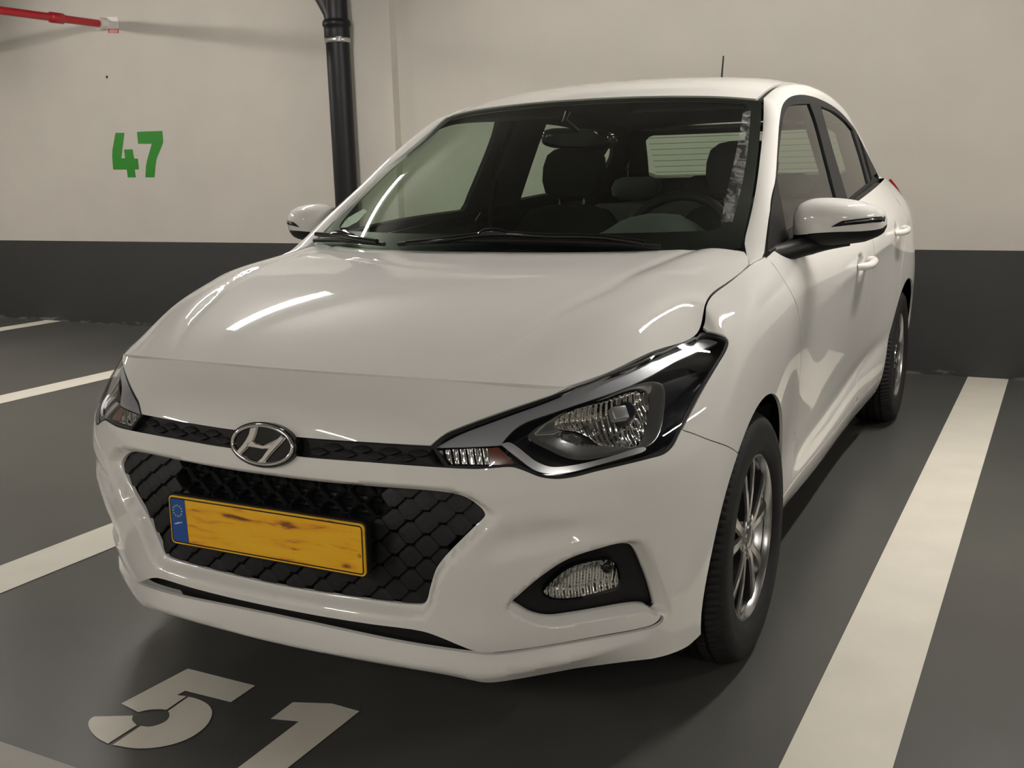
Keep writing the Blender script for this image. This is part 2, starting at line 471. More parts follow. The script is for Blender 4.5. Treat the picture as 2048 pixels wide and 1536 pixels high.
# ------------------------------------------------------------------ shell
XL, XR, YF = -9.4, 8.6, -8.0
def quad_obj(name, quads, mats, parent=None):
    V, F, mi = [], [], []
    for q, k in quads:
        F.append(tuple(range(len(V), len(V)+4))); V += [rm(*p) for p in q]; mi.append(k)
    return obj(name, V, F, mats, parent, False, mi)
def wall(name, a, b, thick=(0, .15)):
    q = []
    for z0, z1, k in ((0, BAND_Z, 0), (BAND_Z, CEIL_Z, 1)):
        q.append((((a[0], a[1], z0), (b[0], b[1], z0), (b[0], b[1], z1), (a[0], a[1], z1)), k))
    o = quad_obj(name, q, ['wall_band', 'wall_paint']); tag(o, kind='structure'); return o
wall('wall_back', (XR, WALL_Y), (XL, WALL_Y))
wall('wall_left', (XL, WALL_Y), (XL, YF))
wall('wall_right', (XR, YF), (XR, WALL_Y))
wall('wall_front', (XL, YF), (XR, YF))
EDGE_Y = -1.076
fl = quad_obj('floor', [(((XL, EDGE_Y, 0), (XR, EDGE_Y, 0), (XR, WALL_Y, 0), (XL, WALL_Y, 0)), 0),
                        (((XL, YF, 0), (XR, YF, 0), (XR, EDGE_Y, 0), (XL, EDGE_Y, 0)), 1)], ['floor_coating', 'aisle_coating'])
tag(fl, kind='structure')
ce = quad_obj('ceiling', [(((XL, WALL_Y, CEIL_Z), (XR, WALL_Y, CEIL_Z), (XR, YF, CEIL_Z), (XL, YF, CEIL_Z)), 0)], ['ceiling_paint'])
tag(ce, kind='structure')
# shallow pilaster behind the drain pipe
def rbox(name, lo, hi, mats, parent=None, bevel=0.0):
    mtx = Matrix.Rotation(PSI, 4, 'Z'); return box(name, lo, hi, mats, parent, bevel, mtx)
pil = empty('trim_1'); tag(pil, kind='structure')
PX0, PX1, PD = -3.285, -2.69, .075
for nm, z0, z1, mm in (('pilaster_base', 0, BAND_Z, 'wall_band'), ('pilaster_shaft', BAND_Z, LIT_Z, 'wall_paint'), ('pilaster_head', LIT_Z, CEIL_Z, 'wall_paint')):
    rbox(nm, (PX0, WALL_Y-PD, z0), (PX1, WALL_Y+.01, z1), mm, pil)

# ------------------------------------------------------------------ painted bay lines
LW = .2066
def floor_line(x0, label, w=LW):
    z = .0015
    q = [(((x0, EDGE_Y, z), (x0+w, EDGE_Y, z), (x0+w, WALL_Y-.002, z), (x0, WALL_Y-.002, z)), 0)]
    o = quad_obj('bay_line', q, ['line_paint'])
    return tag(o, label, 'parking line', 'painted bay lines on the floor')
floor_line(1.0256, "cream bay line on the car's steering wheel side, running to the wall")
floor_line(-1.498, 'cream bay line on the passenger side, passing behind the front bumper')
floor_line(-3.9553, 'cream bay line one bay beyond the passenger side of the car')
floor_line(-6.5608, 'farthest cream bay line, meeting the wall under the green number')
floor_line(3.55, 'cream bay line of the empty bay on the steering wheel side')
floor_line(6.10, 'cream bay line beside the far side wall')

# ------------------------------------------------------------------ painted numbers
def paint(name, polys, place, material, parent, lift):
    V, F = [], []
    bm = bmesh.new()
    for p in polys:
        q = [Vector((x, y)) for x, y in p]
        r = delaunay_2d_cdt(q, [(i, (i+1) % len(q)) for i in range(len(q))], [], 1, 1e-5)
        vv = [bm.verts.new(Vector(place(v[0], v[1])) + lift) for v in r[0]]
        for f in r[2]: bm.faces.new([vv[i] for i in f])
    return bm_obj(name, bm, material, parent)
fz = lambda ox, oy, k: (lambda pts: [(ox + x/k, oy + y/k) + tuple(r) for x, y, *r in pts])
z3 = fz(150, 1000, 2.9257)
five = [spline(z3(p), 4, True) for p in (
    [(270,1195,1),(660,990,1),(1055,1090,1),(912,1187,1),(645,1120,1),(598,1145,1),(652,1152,1),(535,1232,1),(490,1228),(430,1232),(370,1245,1)],
    [(665,1155,1),(722,1170),(780,1202),(803,1245),(780,1310),(700,1380),(600,1425),(480,1452),(350,1457),(220,1437,1),(385,1326,1),(440,1330),(505,1312),(545,1285),(553,1258),(545,1238,1)],
    [(112,1271,1),(340,1265,1),(335,1290),(362,1322,1),(192,1430,1),(130,1395),(90,1350),(78,1310),(90,1285)])]
on_floor = lambda x, y: on_axis(x, y, 2, 0.0)
num = empty('floor_number', (-.2, -.8, 0)); tag(num, 'white stencilled number 51 painted on the floor before the bumper', 'floor number')
def keep(o, par):            # parent without moving
    o.parent = par; o.matrix_parent_inverse = Matrix.Translation(-Vector(par.location)); return o
keep(paint('digit_five', five, on_floor, 'line_paint', None, Vector((0, 0, .0018))), num)
ll = on_floor(480, 1536); rr = on_floor(590, 1536)
one_px = z3([(1145,1285),(1275,1187),(1505,1195),(1665,1240)])
one_w = [on_floor(x, y) for x, y in one_px]
a3, b3 = on_floor(*z3([(1290,1536)])[0]), on_floor(*z3([(1310,1300)])[0])
c3 = on_floor(*z3([(1000,1536)])[0])
def ext(p, q, y): k = (y-p[1])/(q[1]-p[1]); return p+(q-p)*k
YB = -.94
poly1 = one_w + [ext(one_w[3], a3, YB), ext(b3, c3, YB), b3]
bm = bmesh.new(); vv = [bm.verts.new((p[0], p[1], .0018)) for p in poly1]
bm.faces.new(vv); keep(bm_obj('digit_one', bm, 'line_paint'), num)
z2 = fz(0, 0, 2.56)
wn = empty('wall_number', on_wall(275, 355)); tag(wn, 'green number 47 painted on the beige wall', 'wall number')
four = z2([(592,680),(638,680),(622,810),(641,810),(636,765),(680,765),(688,812),(706,812),(712,867),(690,868),(697,908),(655,908),(650,868),(580,868),(575,800),(576,770)])
seven = z2([(702,675),(832,670),(836,730),(822,765),(802,812),(796,860),(792,908),(745,908),(748,850),(756,812),(778,736),(708,736)])
lift = Vector((0, -.002, 0))
keep(paint('digit_four', [four], on_wall, 'green_paint', None, lift), wn)
keep(paint('digit_seven', [seven], on_wall, 'green_paint', None, lift), wn)
# old fixing hole in the wall
p = on_wall(214, 154)
hb = bmesh.new(); bmesh.ops.create_cone(hb, cap_ends=True, segments=10, radius1=.011, radius2=.011, depth=.006, matrix=Matrix.Translation(Vector(p)) @ Matrix.Rotation(math.pi/2, 4, 'X'))
tag(bm_obj('wall_plug', hb, 'hole_dark'), 'small dark plug hole in the wall above the green number', 'wall plug')

# ------------------------------------------------------------------ black drain pipe with a sloping branch
pd = empty('drain_pipe', rm(-3.09, WALL_Y-.155, 0)); tag(pd, 'black plastic drain pipe on the pilaster with a sloping branch at its top', 'pipe')
pc = np.array([-3.062, WALL_Y-PD-.093]); PRAD = .0805
def pp(z, dx=0, dy=0): return rm(pc[0]+dx, pc[1]+dy, z)
keep(tube('pipe_shaft', [pp(0), pp(2.10)], PRAD, 'pipe_black', seg=28), pd)
keep(tube('pipe_socket', [pp(2.09), pp(2.13), pp(2.17), pp(2.19), pp(2.20), pp(2.215), pp(2.23), pp(2.24)],
          [.082, .088, .088, .088, .096, .097, .093, .086], 'pipe_black', seg=28), pd)
keep(tube('pipe_top', [pp(2.23), pp(CEIL_Z)], PRAD, 'pipe_black', seg=28), pd)
bm = bmesh.new(); RR = []
for z_, cx_, rx_ in ((2.235, 0, .0805), (2.27, -.004, .084), (2.33, -.022, .103), (2.45, -.062, .143), (2.62, -.118, .199), (CEIL_Z, -.178, .259)):
    RR.append([bm.verts.new(Vector(pp(z_, cx_ + rx_*math.cos(2*math.pi*q/28), .079*math.sin(2*math.pi*q/28)))) for q in range(28)])
for A_, B_ in zip(RR[:-1], RR[1:]):
    for q in range(28): bm.faces.new((A_[q], A_[(q+1) % 28], B_[(q+1) % 28], B_[q]))
keep(bm_obj('pipe_branch', bm, 'pipe_black', angle=50), pd)
cl = keep(tube('pipe_clamp', [pp(2.088), pp(2.092), pp(2.116), pp(2.12)], [.083, .0875, .0875, .083], 'zinc', seg=28), pd)
bm = bmesh.new(); box_bm(bm, (-.018, -.012, -.018), (.018, .012, .018), .003, Matrix.Translation(Vector(pp(2.104, .062, -.068))))
keep(bm_obj('clamp_screw', bm, 'zinc', angle=30), pd)
keep(tube('clamp_rod', [pp(2.104, 0, .05), pp(2.104, 0, .10)], .008, 'zinc', seg=8), pd)

# ------------------------------------------------------------------ red sprinkler pipe under the ceiling
sp = empty('sprinkler_pipe', rm(-5.47, WALL_Y, 2.42)); tag(sp, 'red sprinkler pipe running under the ceiling into the wall', 'pipe')
SX, SZ = -5.47, 2.43
keep(tube('pipe_run', [rm(SX, WALL_Y-.005, SZ), rm(SX, -1.2, SZ)], .029, 'pipe_red', seg=20), sp)
keep(tube('pipe_coupling', [rm(SX, WALL_Y-.52, SZ), rm(SX, WALL_Y-.51, SZ), rm(SX, WALL_Y-.40, SZ), rm(SX, WALL_Y-.39, SZ)], [.03, .04, .04, .03], 'pipe_red', seg=20), sp)
keep(tube('wall_sleeve', [rm(SX, WALL_Y-.06, SZ), rm(SX, WALL_Y-.001, SZ)], .048, 'wall_paint', seg=20), sp)
for k, yy in enumerate((WALL_Y-1.28, WALL_Y-3.6)):
    h = keep(tube('pipe_hanger', [rm(SX, yy-.03, SZ), rm(SX, yy+.03, SZ)], .034, 'zinc', seg=20), sp)
    keep(tube('hanger_rod', [rm(SX, yy, SZ-.075), rm(SX, yy, CEIL_Z)], .014, 'zinc', seg=10), sp)
    bm = bmesh.new(); box_bm(bm, (-.04, -.02, -.012), (.04, .02, .0), 0, Matrix.Translation(Vector(rm(SX, yy, SZ-.06))))
    keep(bm_obj('hanger_nut', bm, 'hole_dark'), sp)
p0 = on_wall(226, 50)
sg = empty('pipe_sign', p0); tag(sg, 'small white and red sign on the wall beside the red pipe', 'sign')
def wall_card(name, x0, y0, x1, y1, mm, par, dy):
    q = [on_wall(x, y) + np.array([0, -dy, 0]) for x, y in ((x0, y1), (x1, y1), (x1, y0), (x0, y0))]
    bk = [v + np.array([0, dy, 0]) for v in q]
    return keep(obj(name, q+bk, [(0,1,2,3), (4,7,6,5), (0,4,5,1), (1,5,6,2), (2,6,7,3), (3,7,4,0)], mm), par)
wall_card('sign_plate', 215, 34, 236, 65, 'sign_white', sg, .006)
wall_card('sign_band', 217, 58, 237, 66, 'pipe_red', sg, .009)

# ------------------------------------------------------------------ fluorescent luminaires
TUBE_POWER = 138.0
mat('tube_light', (1, 1, 1), .4, emit=(1.0, .955, .885), estr=TUBE_POWER)
def luminaire(x, y, L, along, label, z=2.62):
    """ceiling batten: housing, two end caps, one glowing tube"""
    e = empty('ceiling_luminaire_offscreen', rm(x, y, z+.06)); tag(e, label, 'ceiling light', 'fluorescent battens under the garage ceiling')
    R = Matrix.Rotation(PSI + (0 if along == 'x' else math.pi/2), 4, 'Z')
    M = Matrix.Translation(Vector(rm(x, y, z))) @ R
    bm = bmesh.new(); box_bm(bm, (-L/2-.03, -.05, .028), (L/2+.03, .05, .085), .006, M)
    keep(bm_obj('housing', bm, 'lamp_housing', angle=30), e)
    for s in (-1, 1):
        bm = bmesh.new(); box_bm(bm, (s*(L/2+.012)-.012, -.02, -.018), (s*(L/2+.012)+.012, .02, .03), .003, M)
        keep(bm_obj('tube_holder', bm, 'lamp_housing', angle=30), e)
        keep(tube('hanger_rod', [M @ Vector((s*L*.35, 0, .08)), M @ Vector((s*L*.35, 0, CEIL_Z-z))], .006, 'zinc', seg=6), e)
    t = tube('fluorescent_tube_offscreen', [M @ Vector((-L/2, 0, 0)), M @ Vector((L/2, 0, 0))], .027, 'tube_light', seg=16)
    keep(t, e)
    return e
# the garage's own battens, on one regular grid; middle columns show as streaks on paint, glass and lamps, end columns are assumed
for lx, where in ((-6.75, 'farthest bay past the green number'), (-2.6, 'bay on the passenger side of the car'), (1.55, 'bay on the steering wheel side of the car'), (5.7, 'bay beside the far side wall')):
    luminaire(lx, 1.60, 1.5, 'y', 'lit batten over the ' + where)
for lx, where in ((-6.75, 'at its far end'), (-2.6, 'on the passenger side of the car'), (1.55, 'on the steering wheel side of the car'), (5.7, 'beside the far side wall')):
    luminaire(lx, -5.2, 1.5, 'y', 'lit batten over the aisle, ' + where)
# ------------------------------------------------------------------ car materials
mat('car_paint', (0.82, 0.805, 0.775), .6, coat=1.0, coat_rough=.02, spec=.15)
mat('interior_dark', (0.012, 0.012, 0.012), .7)
mat('black_plastic', (0.010, 0.010, 0.011), .48, spec=.25, bump=(900, .0002))
mat('gloss_black', (0.006, 0.006, 0.007), .08)
mat('trim_black', (0.016, 0.016, 0.017), .5, spec=.15)
mat('rubber', (0.010, 0.010, 0.010), .68, spec=.3, noise=(30, .25))
mat('chrome', (0.86, 0.86, 0.87), .06, metal=1.0)
mat('satin_silver', (0.50, 0.51, 0.53), .28, metal=.75)
mat('alloy_silver', (0.42, 0.42, 0.42), .24, metal=1.0)
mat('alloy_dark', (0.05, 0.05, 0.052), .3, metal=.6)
mat('seat_cloth', (0.012, 0.0125, 0.0125), .9, noise=(200, .3))
mat('dash_plastic', (0.026, 0.030, 0.028), .65, bump=(700, .0003))
mat('headliner', (0.045, 0.045, 0.042), .9)
mat('amber', (0.13, 0.030, 0.012), .2)
mat('tail_red', (0.25, 0.01, 0.01), .1)
mat('plate_yellow', (0.74, 0.36, 0.006), .35, noise=(9, .10))
mat('plate_blue', (0.006, 0.075, 0.33), .35)
mat('star_yellow', (0.75, 0.62, 0.10), .4)
mat('seam_black', (0.006, 0.006, 0.006), .8)
glass('lamp_glass', (0.97, 0.97, 0.97), 1.45)
glass('wind_glass', (0.70, 0.79, 0.71), 1.5)
glass('side_glass', (0.66, 0.75, 0.67), 1.5)

car = empty('car'); tag(car, 'white five-door hatchback parked nose-out in the bay, with an orange number plate', 'car')
PAINT = ['car_paint', 'interior_dark']; BLACK = ['black_plastic', 'black_plastic']

zA = fz(150, 620, 2.9257); zB = fz(800, 620, 2.9257); zC = fz(150, 1000, 2.9257); zD = fz(800, 1000, 2.9257)
zE = fz(1380, 540, 4.096); zF = fz(1300, 800, 2.898); zG = fz(1400, 130, 3.573); zH = fz(580, 150, 4.096)
zW = fz(1000, 150, 3.657); zL = fz(860, 640, 3.303)

# ------------------------------------------------------------------ belt surface: nose, flanks and tail in one skin (columns run around the car, rows run up)
def col(xs, ys, zs): return [(x, y, z) for x, y, z in zip(xs, ys, zs)]
FZ = [.195, .255, .34, .45, .56, .65, .72]
front_rows = [
    [(0,-.735,.165),(.22,-.728,.160),(.44,-.688,.140),(.55,-.618,.142),(.66,-.543,.150),(.745,-.455,.155),(.788,-.385,.160)],
    [(0,-.772,.255),(.22,-.764,.255),(.42,-.734,.255),(.56,-.668,.255),(.675,-.580,.255),(.76,-.482,.257),(.808,-.385,.26)],
    [(0,-.781,.34),(.22,-.775,.34),(.42,-.744,.34),(.57,-.682,.34),(.69,-.590,.34),(.775,-.487,.342),(.824,-.382,.345)],
    [(0,-.789,.45),(.22,-.783,.45),(.43,-.757,.45),(.58,-.696,.45),(.70,-.602,.45),(.785,-.494,.45),(.835,-.382,.452)],
    [(0,-.783,.56),(.22,-.778,.56),(.43,-.755,.56),(.58,-.698,.56),(.70,-.606,.56),(.785,-.494,.56),(.838,-.372,.56)],
    [(0,-.767,.65),(.22,-.762,.65),(.42,-.737,.65),(.57,-.682,.65),(.69,-.588,.652),(.775,-.472,.655),(.834,-.338,.66)],
    [(0,-.737,.725),(.22,-.731,.725),(.41,-.702,.722),(.575,-.637,.722),(.675,-.535,.735),(.752,-.412,.748),(.815,-.268,.76)],
    [(0,-.661,.795),(.21,-.653,.7945),(.42,-.626,.790),(.601,-.569,.781),(.662,-.462,.798),(.716,-.325,.822),(.757,-.178,.842)]]
side_cols = [  # y, X per row, z per row, top point
    (-.255, (.832,.840,.846,.852,.857,.853,.832), (.20,.29,.40,.50,.59,.69,.79), (.752,-.12,.888)),
    (-.05, (.836,.845,.852,.858,.863,.859,.833), (.19,.28,.40,.52,.64,.75,.845), (.750,.046,.921)),
    (.20, (.820,.832,.842,.850,.857,.857,.838), (.19,.28,.40,.52,.64,.76,.865), (.760,.242,.951)),
    (.45, (.790,.818,.822,.832,.845,.855,.845), (.19,.28,.40,.52,.65,.78,.885), (.777,.42,.973)),
    (.90, (.785,.815,.816,.829,.846,.860,.851), (.19,.28,.40,.52,.66,.80,.90), (.784,.90,1.000)),
    (1.40, (.785,.815,.816,.830,.849,.864,.856), (.19,.28,.40,.53,.67,.82,.92), (.784,1.40,1.032)),
    (1.90, (.785,.815,.822,.837,.855,.867,.858), (.19,.28,.41,.54,.69,.845,.945), (.774,1.90,1.062)),
    (2.35, (.795,.832,.848,.860,.869,.870,.852), (.19,.28,.42,.56,.71,.86,.965), (.760,2.35,1.092)),
    (2.70, (.800,.845,.864,.874,.879,.870,.845), (.19,.29,.43,.57,.72,.87,.98), (.742,2.70,1.115)),
    (3.00, (.800,.840,.858,.866,.866,.850,.820), (.20,.31,.45,.59,.73,.87,.99), (.712,3.00,1.125))]
rear_cols = [
    [(.74,3.20,.22),(.77,3.23,.33),(.785,3.24,.47),(.79,3.23,.61),(.785,3.215,.74),(.765,3.19,.87),(.735,3.16,.99),(.66,3.13,1.12)],
    [(.55,3.31,.24),(.57,3.345,.34),(.58,3.36,.48),(.585,3.355,.62),(.58,3.33,.75),(.57,3.29,.88),(.55,3.25,1.0),(.50,3.19,1.12)],
    [(.28,3.34,.25),(.28,3.38,.35),(.28,3.395,.49),(.28,3.39,.63),(.28,3.365,.76),(.28,3.32,.89),(.28,3.275,1.01),(.27,3.21,1.13)],
    [(0,3.345,.25),(0,3.385,.35),(0,3.40,.49),(0,3.395,.63),(0,3.37,.76),(0,3.325,.89),(0,3.28,1.01),(0,3.215,1.13)]]
belt_cols = [[front_rows[r][c] for r in range(8)] for c in range(7)]
for y, X, Z, top in side_cols:
    sh = lambda r: y
    belt_cols.append([(X[r], y + (.06 if (r == 6 and y == -.255) else 0) + (.02 if (r == 5 and y == -.255) else 0), Z[r]) for r in range(7)] + [top])
belt_cols += rear_cols
BELT = Surf(belt_cols, True, True, ns=420, ntt=90, sig=1)
pchk = BELT.normal([.05], [BELT.t1*.5])[0]
if pchk[1] > 0: BELT.sig = -1

# ------------------------------------------------------------------ hood surface
hood_rows = [
    [(0,-.661,.795),(.15,-.657,.795),(.30,-.643,.793),(.42,-.626,.790),(.53,-.597,.786),(.601,-.569,.781)],
    [(0,-.52,.861),(.17,-.516,.860),(.34,-.503,.856),(.48,-.488,.850),(.59,-.473,.834),(.662,-.462,.798)],
    [(0,-.36,.908),(.18,-.358,.908),(.36,-.350,.906),(.51,-.341,.901),(.64,-.332,.880),(.716,-.325,.822)],
    [(0,-.20,.940),(.19,-.199,.940),(.38,-.195,.939),(.54,-.190,.935),(.68,-.184,.909),(.757,-.178,.842)],
    [(0,-.10,.955),(.19,-.10,.955),(.38,-.103,.954),(.54,-.108,.950),(.67,-.114,.934),(.752,-.12,.888)],
    [(0,.03,.969),(.19,.034,.969),(.38,.039,.969),(.54,.043,.967),(.67,.046,.955),(.750,.046,.921)],
    [(0,.13,.978),(.19,.142,.978),(.38,.168,.979),(.54,.195,.979),(.67,.222,.973),(.760,.242,.951)],
    [(0,.19,.982),(.19,.205,.982),(.38,.243,.983),(.54,.290,.984),(.67,.335,.982),(.752,.362,.972)]]
hood_cols = [[hood_rows[r][c] for r in range(8)] for c in range(6)]
HOOD = Surf(hood_cols, True, False, ns=120, ntt=120)
if HOOD.normal([.2], [.4])[0][2] < 0: HOOD.sig = -1

# ------------------------------------------------------------------ greenhouse side, windscreen, roof
gz = (.90, 1.00, 1.10, 1.25, 1.40, 1.55)
gy = {.1: (.795,.755,.72,.665,.60,.53), .5: (.800,.768,.738,.690,.632,.56), 1.0: (.808,.780,.748,.697,.643,.575), 1.5: (.808,.780,.748,.696,.643,.575),
      2.0: (.798,.768,.735,.682,.625,.56), 2.5: (.782,.748,.713,.658,.600,.53), 3.0: (.755,.718,.682,.625,.565,.50), 3.4: (.72,.68,.64,.58,.52,.46)}
SIDE = Surf([[(x, y, z) for x, z in zip(xs, gz)] for y, xs in gy.items()], ns=160, ntt=80)
if SIDE.normal([1.0], [.3])[0][0] < 0: SIDE.sig = -1

ws_rows = [
    [(0,.155,.968),(.25,.172,.968),(.48,.230,.969),(.63,.305,.972),(.708,.352,.985)],
    [(0,.36,1.115),(.24,.376,1.115),(.46,.430,1.116),(.60,.500,1.115),(.686,.556,1.111)],
    [(0,.56,1.240),(.23,.574,1.239),(.43,.622,1.235),(.565,.684,1.230),(.655,.738,1.225)],
    [(0,.76,1.347),(.21,.772,1.345),(.40,.812,1.338),(.53,.862,1.328),(.621,.905,1.317)],
    [(0,.955,1.433),(.20,.963,1.431),(.38,.987,1.424),(.50,1.015,1.415),(.588,1.045,1.404)]]
WIND = Surf([[ws_rows[r][c] for r in range(5)] for c in range(5)], True, False, ns=100, ntt=100)
if WIND.normal([.2], [.4])[0][2] < 0: WIND.sig = -1
roof_rows = [
    [(0,.955,1.433),(.20,.963,1.431),(.38,.987,1.424),(.50,1.015,1.415),(.588,1.045,1.404)],
    [(0,1.15,1.483),(.20,1.16,1.480),(.38,1.18,1.471),(.50,1.20,1.459),(.583,1.225,1.446)],
    [(0,1.45,1.524),(.20,1.45,1.521),(.38,1.46,1.511),(.50,1.465,1.496),(.580,1.47,1.478)],
    [(0,1.85,1.536),(.20,1.85,1.533),(.38,1.855,1.522),(.50,1.86,1.506),(.576,1.86,1.487)],
    [(0,2.30,1.517),(.20,2.30,1.514),(.38,2.30,1.502),(.50,2.30,1.486),(.567,2.30,1.468)],
    [(0,2.72,1.472),(.20,2.72,1.468),(.38,2.70,1.457),(.50,2.69,1.442),(.556,2.68,1.426)],
    [(0,2.98,1.43),(.20,2.98,1.427),(.38,2.95,1.417),(.48,2.92,1.407),(.540,2.88,1.395)]]
ROOF = Surf([[roof_rows[r][c] for r in range(7)] for c in range(5)], True, False, ns=80, ntt=120)
if ROOF.normal([.2], [.4])[0][2] < 0: ROOF.sig = -1

# ------------------------------------------------------------------ outlines read off the front and side
def to_top(surf, pts):           # push points onto the surface's upper edge
    q = pts.copy(); q[:, 1] = surf.t1; return q
T1 = BELT.t1
def at_x(t, x):                  # s of the front column with that lateral position
    ss = np.linspace(0, .9, 200); xx = BELT.pos(ss, np.full(200, t))[:, 0]; return float(np.interp(x, xx, ss))
hl_px = zL([(5,835,1),(100,757),(200,712),(500,600),(905,462),(1200,343),(1400,262),(1600,157),(1760,86),(1815,76),(1900,92),(1950,112),(1970,138),(1962,180),(1900,290),(1800,460),(1700,650),(1650,750),(1605,838),(1550,886),(1450,916),(1250,965),(1100,1000),(960,1036),(860,1050),(790,1048),(720,1035),(600,988),(540,972),(400,980),(300,985),(98,977,1)])
HL = BELT.trace(hl_px, 4)
HL[:, 1] = np.minimum(HL[:, 1], T1-.001)
def cross0(P):
    """clip a traced polyline at the car's centre line"""
    out = []
    for i, p in enumerate(P):
        if i and (P[i-1][0] < 0) != (p[0] < 0):
            u = P[i-1][0]/(P[i-1][0]-p[0]); out.append((0.0, P[i-1][1] + u*(p[1]-P[i-1][1])))
        if p[0] > .004: out.append(tuple(p))
    return np.array(out)
def half(surf, px, n=4): return cross0(np.array([surf.hit(*p) for p in spline(px, n)]))
GR = half(BELT, [(406,936),(492,949.5),(611,965),(720,975),(850,984),(902.5,991),(926,999),(948,1013),(963,1028),(966,1037),(960.6,1045.5),(937,1068),(911,1094),(885,1121),(873,1136),(863,1152),(851,1191),(846,1211),(838,1221),(820,1222),(731,1212),(600,1191.5),(492,1171),(420,1153)])
GRO = half(BELT, [(406,928),(492,941.5),(611,957),(720,967),(850,975.5),(905,981),(937,990),(962,1001),(985,1016.5),(997,1028),(999,1034),(994,1042),(967.5,1068),(935,1095),(905,1121),(890,1138),(879,1157),(870,1191),(864,1216),(856,1229),(841,1238),(820,1239),(731,1229),(611,1212),(500,1191),(415,1174)])
ug_t = [(400,847),(471,857.5),(533,867),(598,876),(750,887),(861,893,1)]; ug_b = [(890,935.5,1),(850,933),(750,925.5),(604,914),(533,903),(464,892),(400,881)]
UG_T = half(BELT, ug_t); UG_B = half(BELT, ug_b)
UG = np.concatenate([UG_T, UG_B])
fog_px = zD([(645,630),(662,604),(700,578),(770,520),(850,460),(950,397),(1050,355),(1150,325),(1270,296),(1340,284),(1385,290),(1420,328),(1470,440),(1505,535),(1525,610),(1533,672),(1518,708),(1480,728),(1400,752),(1200,795),(1000,830),(870,852),(830,800),(790,735),(740,690),(690,662)])
FOG = BELT.trace(zD([(645,630),(662,604),(700,578),(770,520),(850,460),(950,397),(1050,355),(1150,325),(1270,296),(1340,284),(1385,290),(1420,328),(1470,440),(1505,535),(1525,610),(1531,650),(1510,668),(1480,650),(1450,645),(1380,650),(1200,682),(1000,715),(880,727),(780,708),(690,662)]), 4)
FOGO = BELT.trace(zD([(634,631),(652,596),(700,552),(770,490),(850,428),(950,362),(1050,318),(1150,287),(1270,254),(1370,236),(1425,252),(1460,310),(1510,420),(1555,550),(1578,630),(1580,670),(1560,690),(1520,676),(1480,658),(1450,653),(1380,658),(1200,691),(1000,724),(880,737),(775,716),(684,670)]), 3)
SLIT = half(BELT, [(435,1192),(556,1216),(640,1232),(740,1248),(845,1262.6),(884,1276),(915,1289),(943,1300),(962,1305),(1000,1303.5),(1108,1288),(1200,1271),(1278,1257),(1305,1249),(1318,1239),(1322,1231,1),
                   (1327,1233,1),(1325,1244),(1312,1254),(1280,1263),(1200,1277.5),(1108,1294),(1000,1310),(975,1310),(880,1298),(806,1286),(740,1273),(640,1251),(556,1233),(435,1204)])
LIPB = half(BELT, [(440,1254),(571,1284),(700,1310),(806,1329),(880,1342),(943,1354.5),(974,1361.5,1),(988,1362,1),(1107,1348.6),(1244,1328),(1310,1316),(1340,1308),(1374,1293),(1393,1277)])
LIPR = half(BELT, [(440,1246),(571,1276),(700,1301),(767,1312),(884,1329),(930,1339),(954,1344,1),(1005,1338),(1142,1310),(1250,1287),(1330,1264),(1385,1240)])
arch_c, arch_R = (0.0, .31), .352
def arch(cy, cz, R, a0, a1, n=40, xx=.85):
    out = []
    for a in np.linspace(math.radians(a0), math.radians(a1), n):
        y, z = cy + R*math.cos(a), cz + R*math.sin(a)
        hit, nn_, ii_, dd_ = BELT.bvh.ray_cast(Vector((1.3, y, z)), Vector((-1, 0, 0)))   # the flank at this y, z
        best = BELT.near(hit if hit is not None else (xx, y, z))
        out.append(best)
    return np.array(out)
_q = BELT.pos(*LIPB[np.argmax(LIPB[:, 0])])[0]; A0 = math.degrees(math.atan2(_q[2]-.31, _q[1])) % 360; print('ARCH0', A0, math.hypot(_q[1], _q[2]-.31))
ARCH_F = arch(0, .31, .352, min(A0, 204), -25, 46)          # front opening from the bumper foot over the top to the sill
seam_bf = np.array([BELT.hit(*p) for p in spline(zF([(180,176),(250,198),(330,230),(450,272),(503,303)]), 4)])
k = int(np.argmin(np.linalg.norm(ARCH_F-seam_bf[-1], axis=1)))
print('arch join', k, ARCH_F[k], seam_bf[-1])
bot = lambda s: np.stack([s, np.full(len(s), .002)], 1)
# headlamp outline split where the bumper/wing seam meets it
def nearest(poly, p): return int(np.argmin(np.linalg.norm(poly-p, axis=1)))
hi_tip_in, hi_low_in = nearest(HL, BELT.hit(861.5, 893)), nearest(HL, BELT.hit(889, 936))
hi_seam = nearest(HL, seam_bf[0]); hi_top = nearest(HL, BELT.hit(1409, 663)); hi_hood = nearest(HL, BELT.hit(1134, 780))
def walk(poly, a, b):
    n = len(poly); r = [a]
    while r[-1] != b: r.append((r[-1]+1) % n)
    return poly[r]
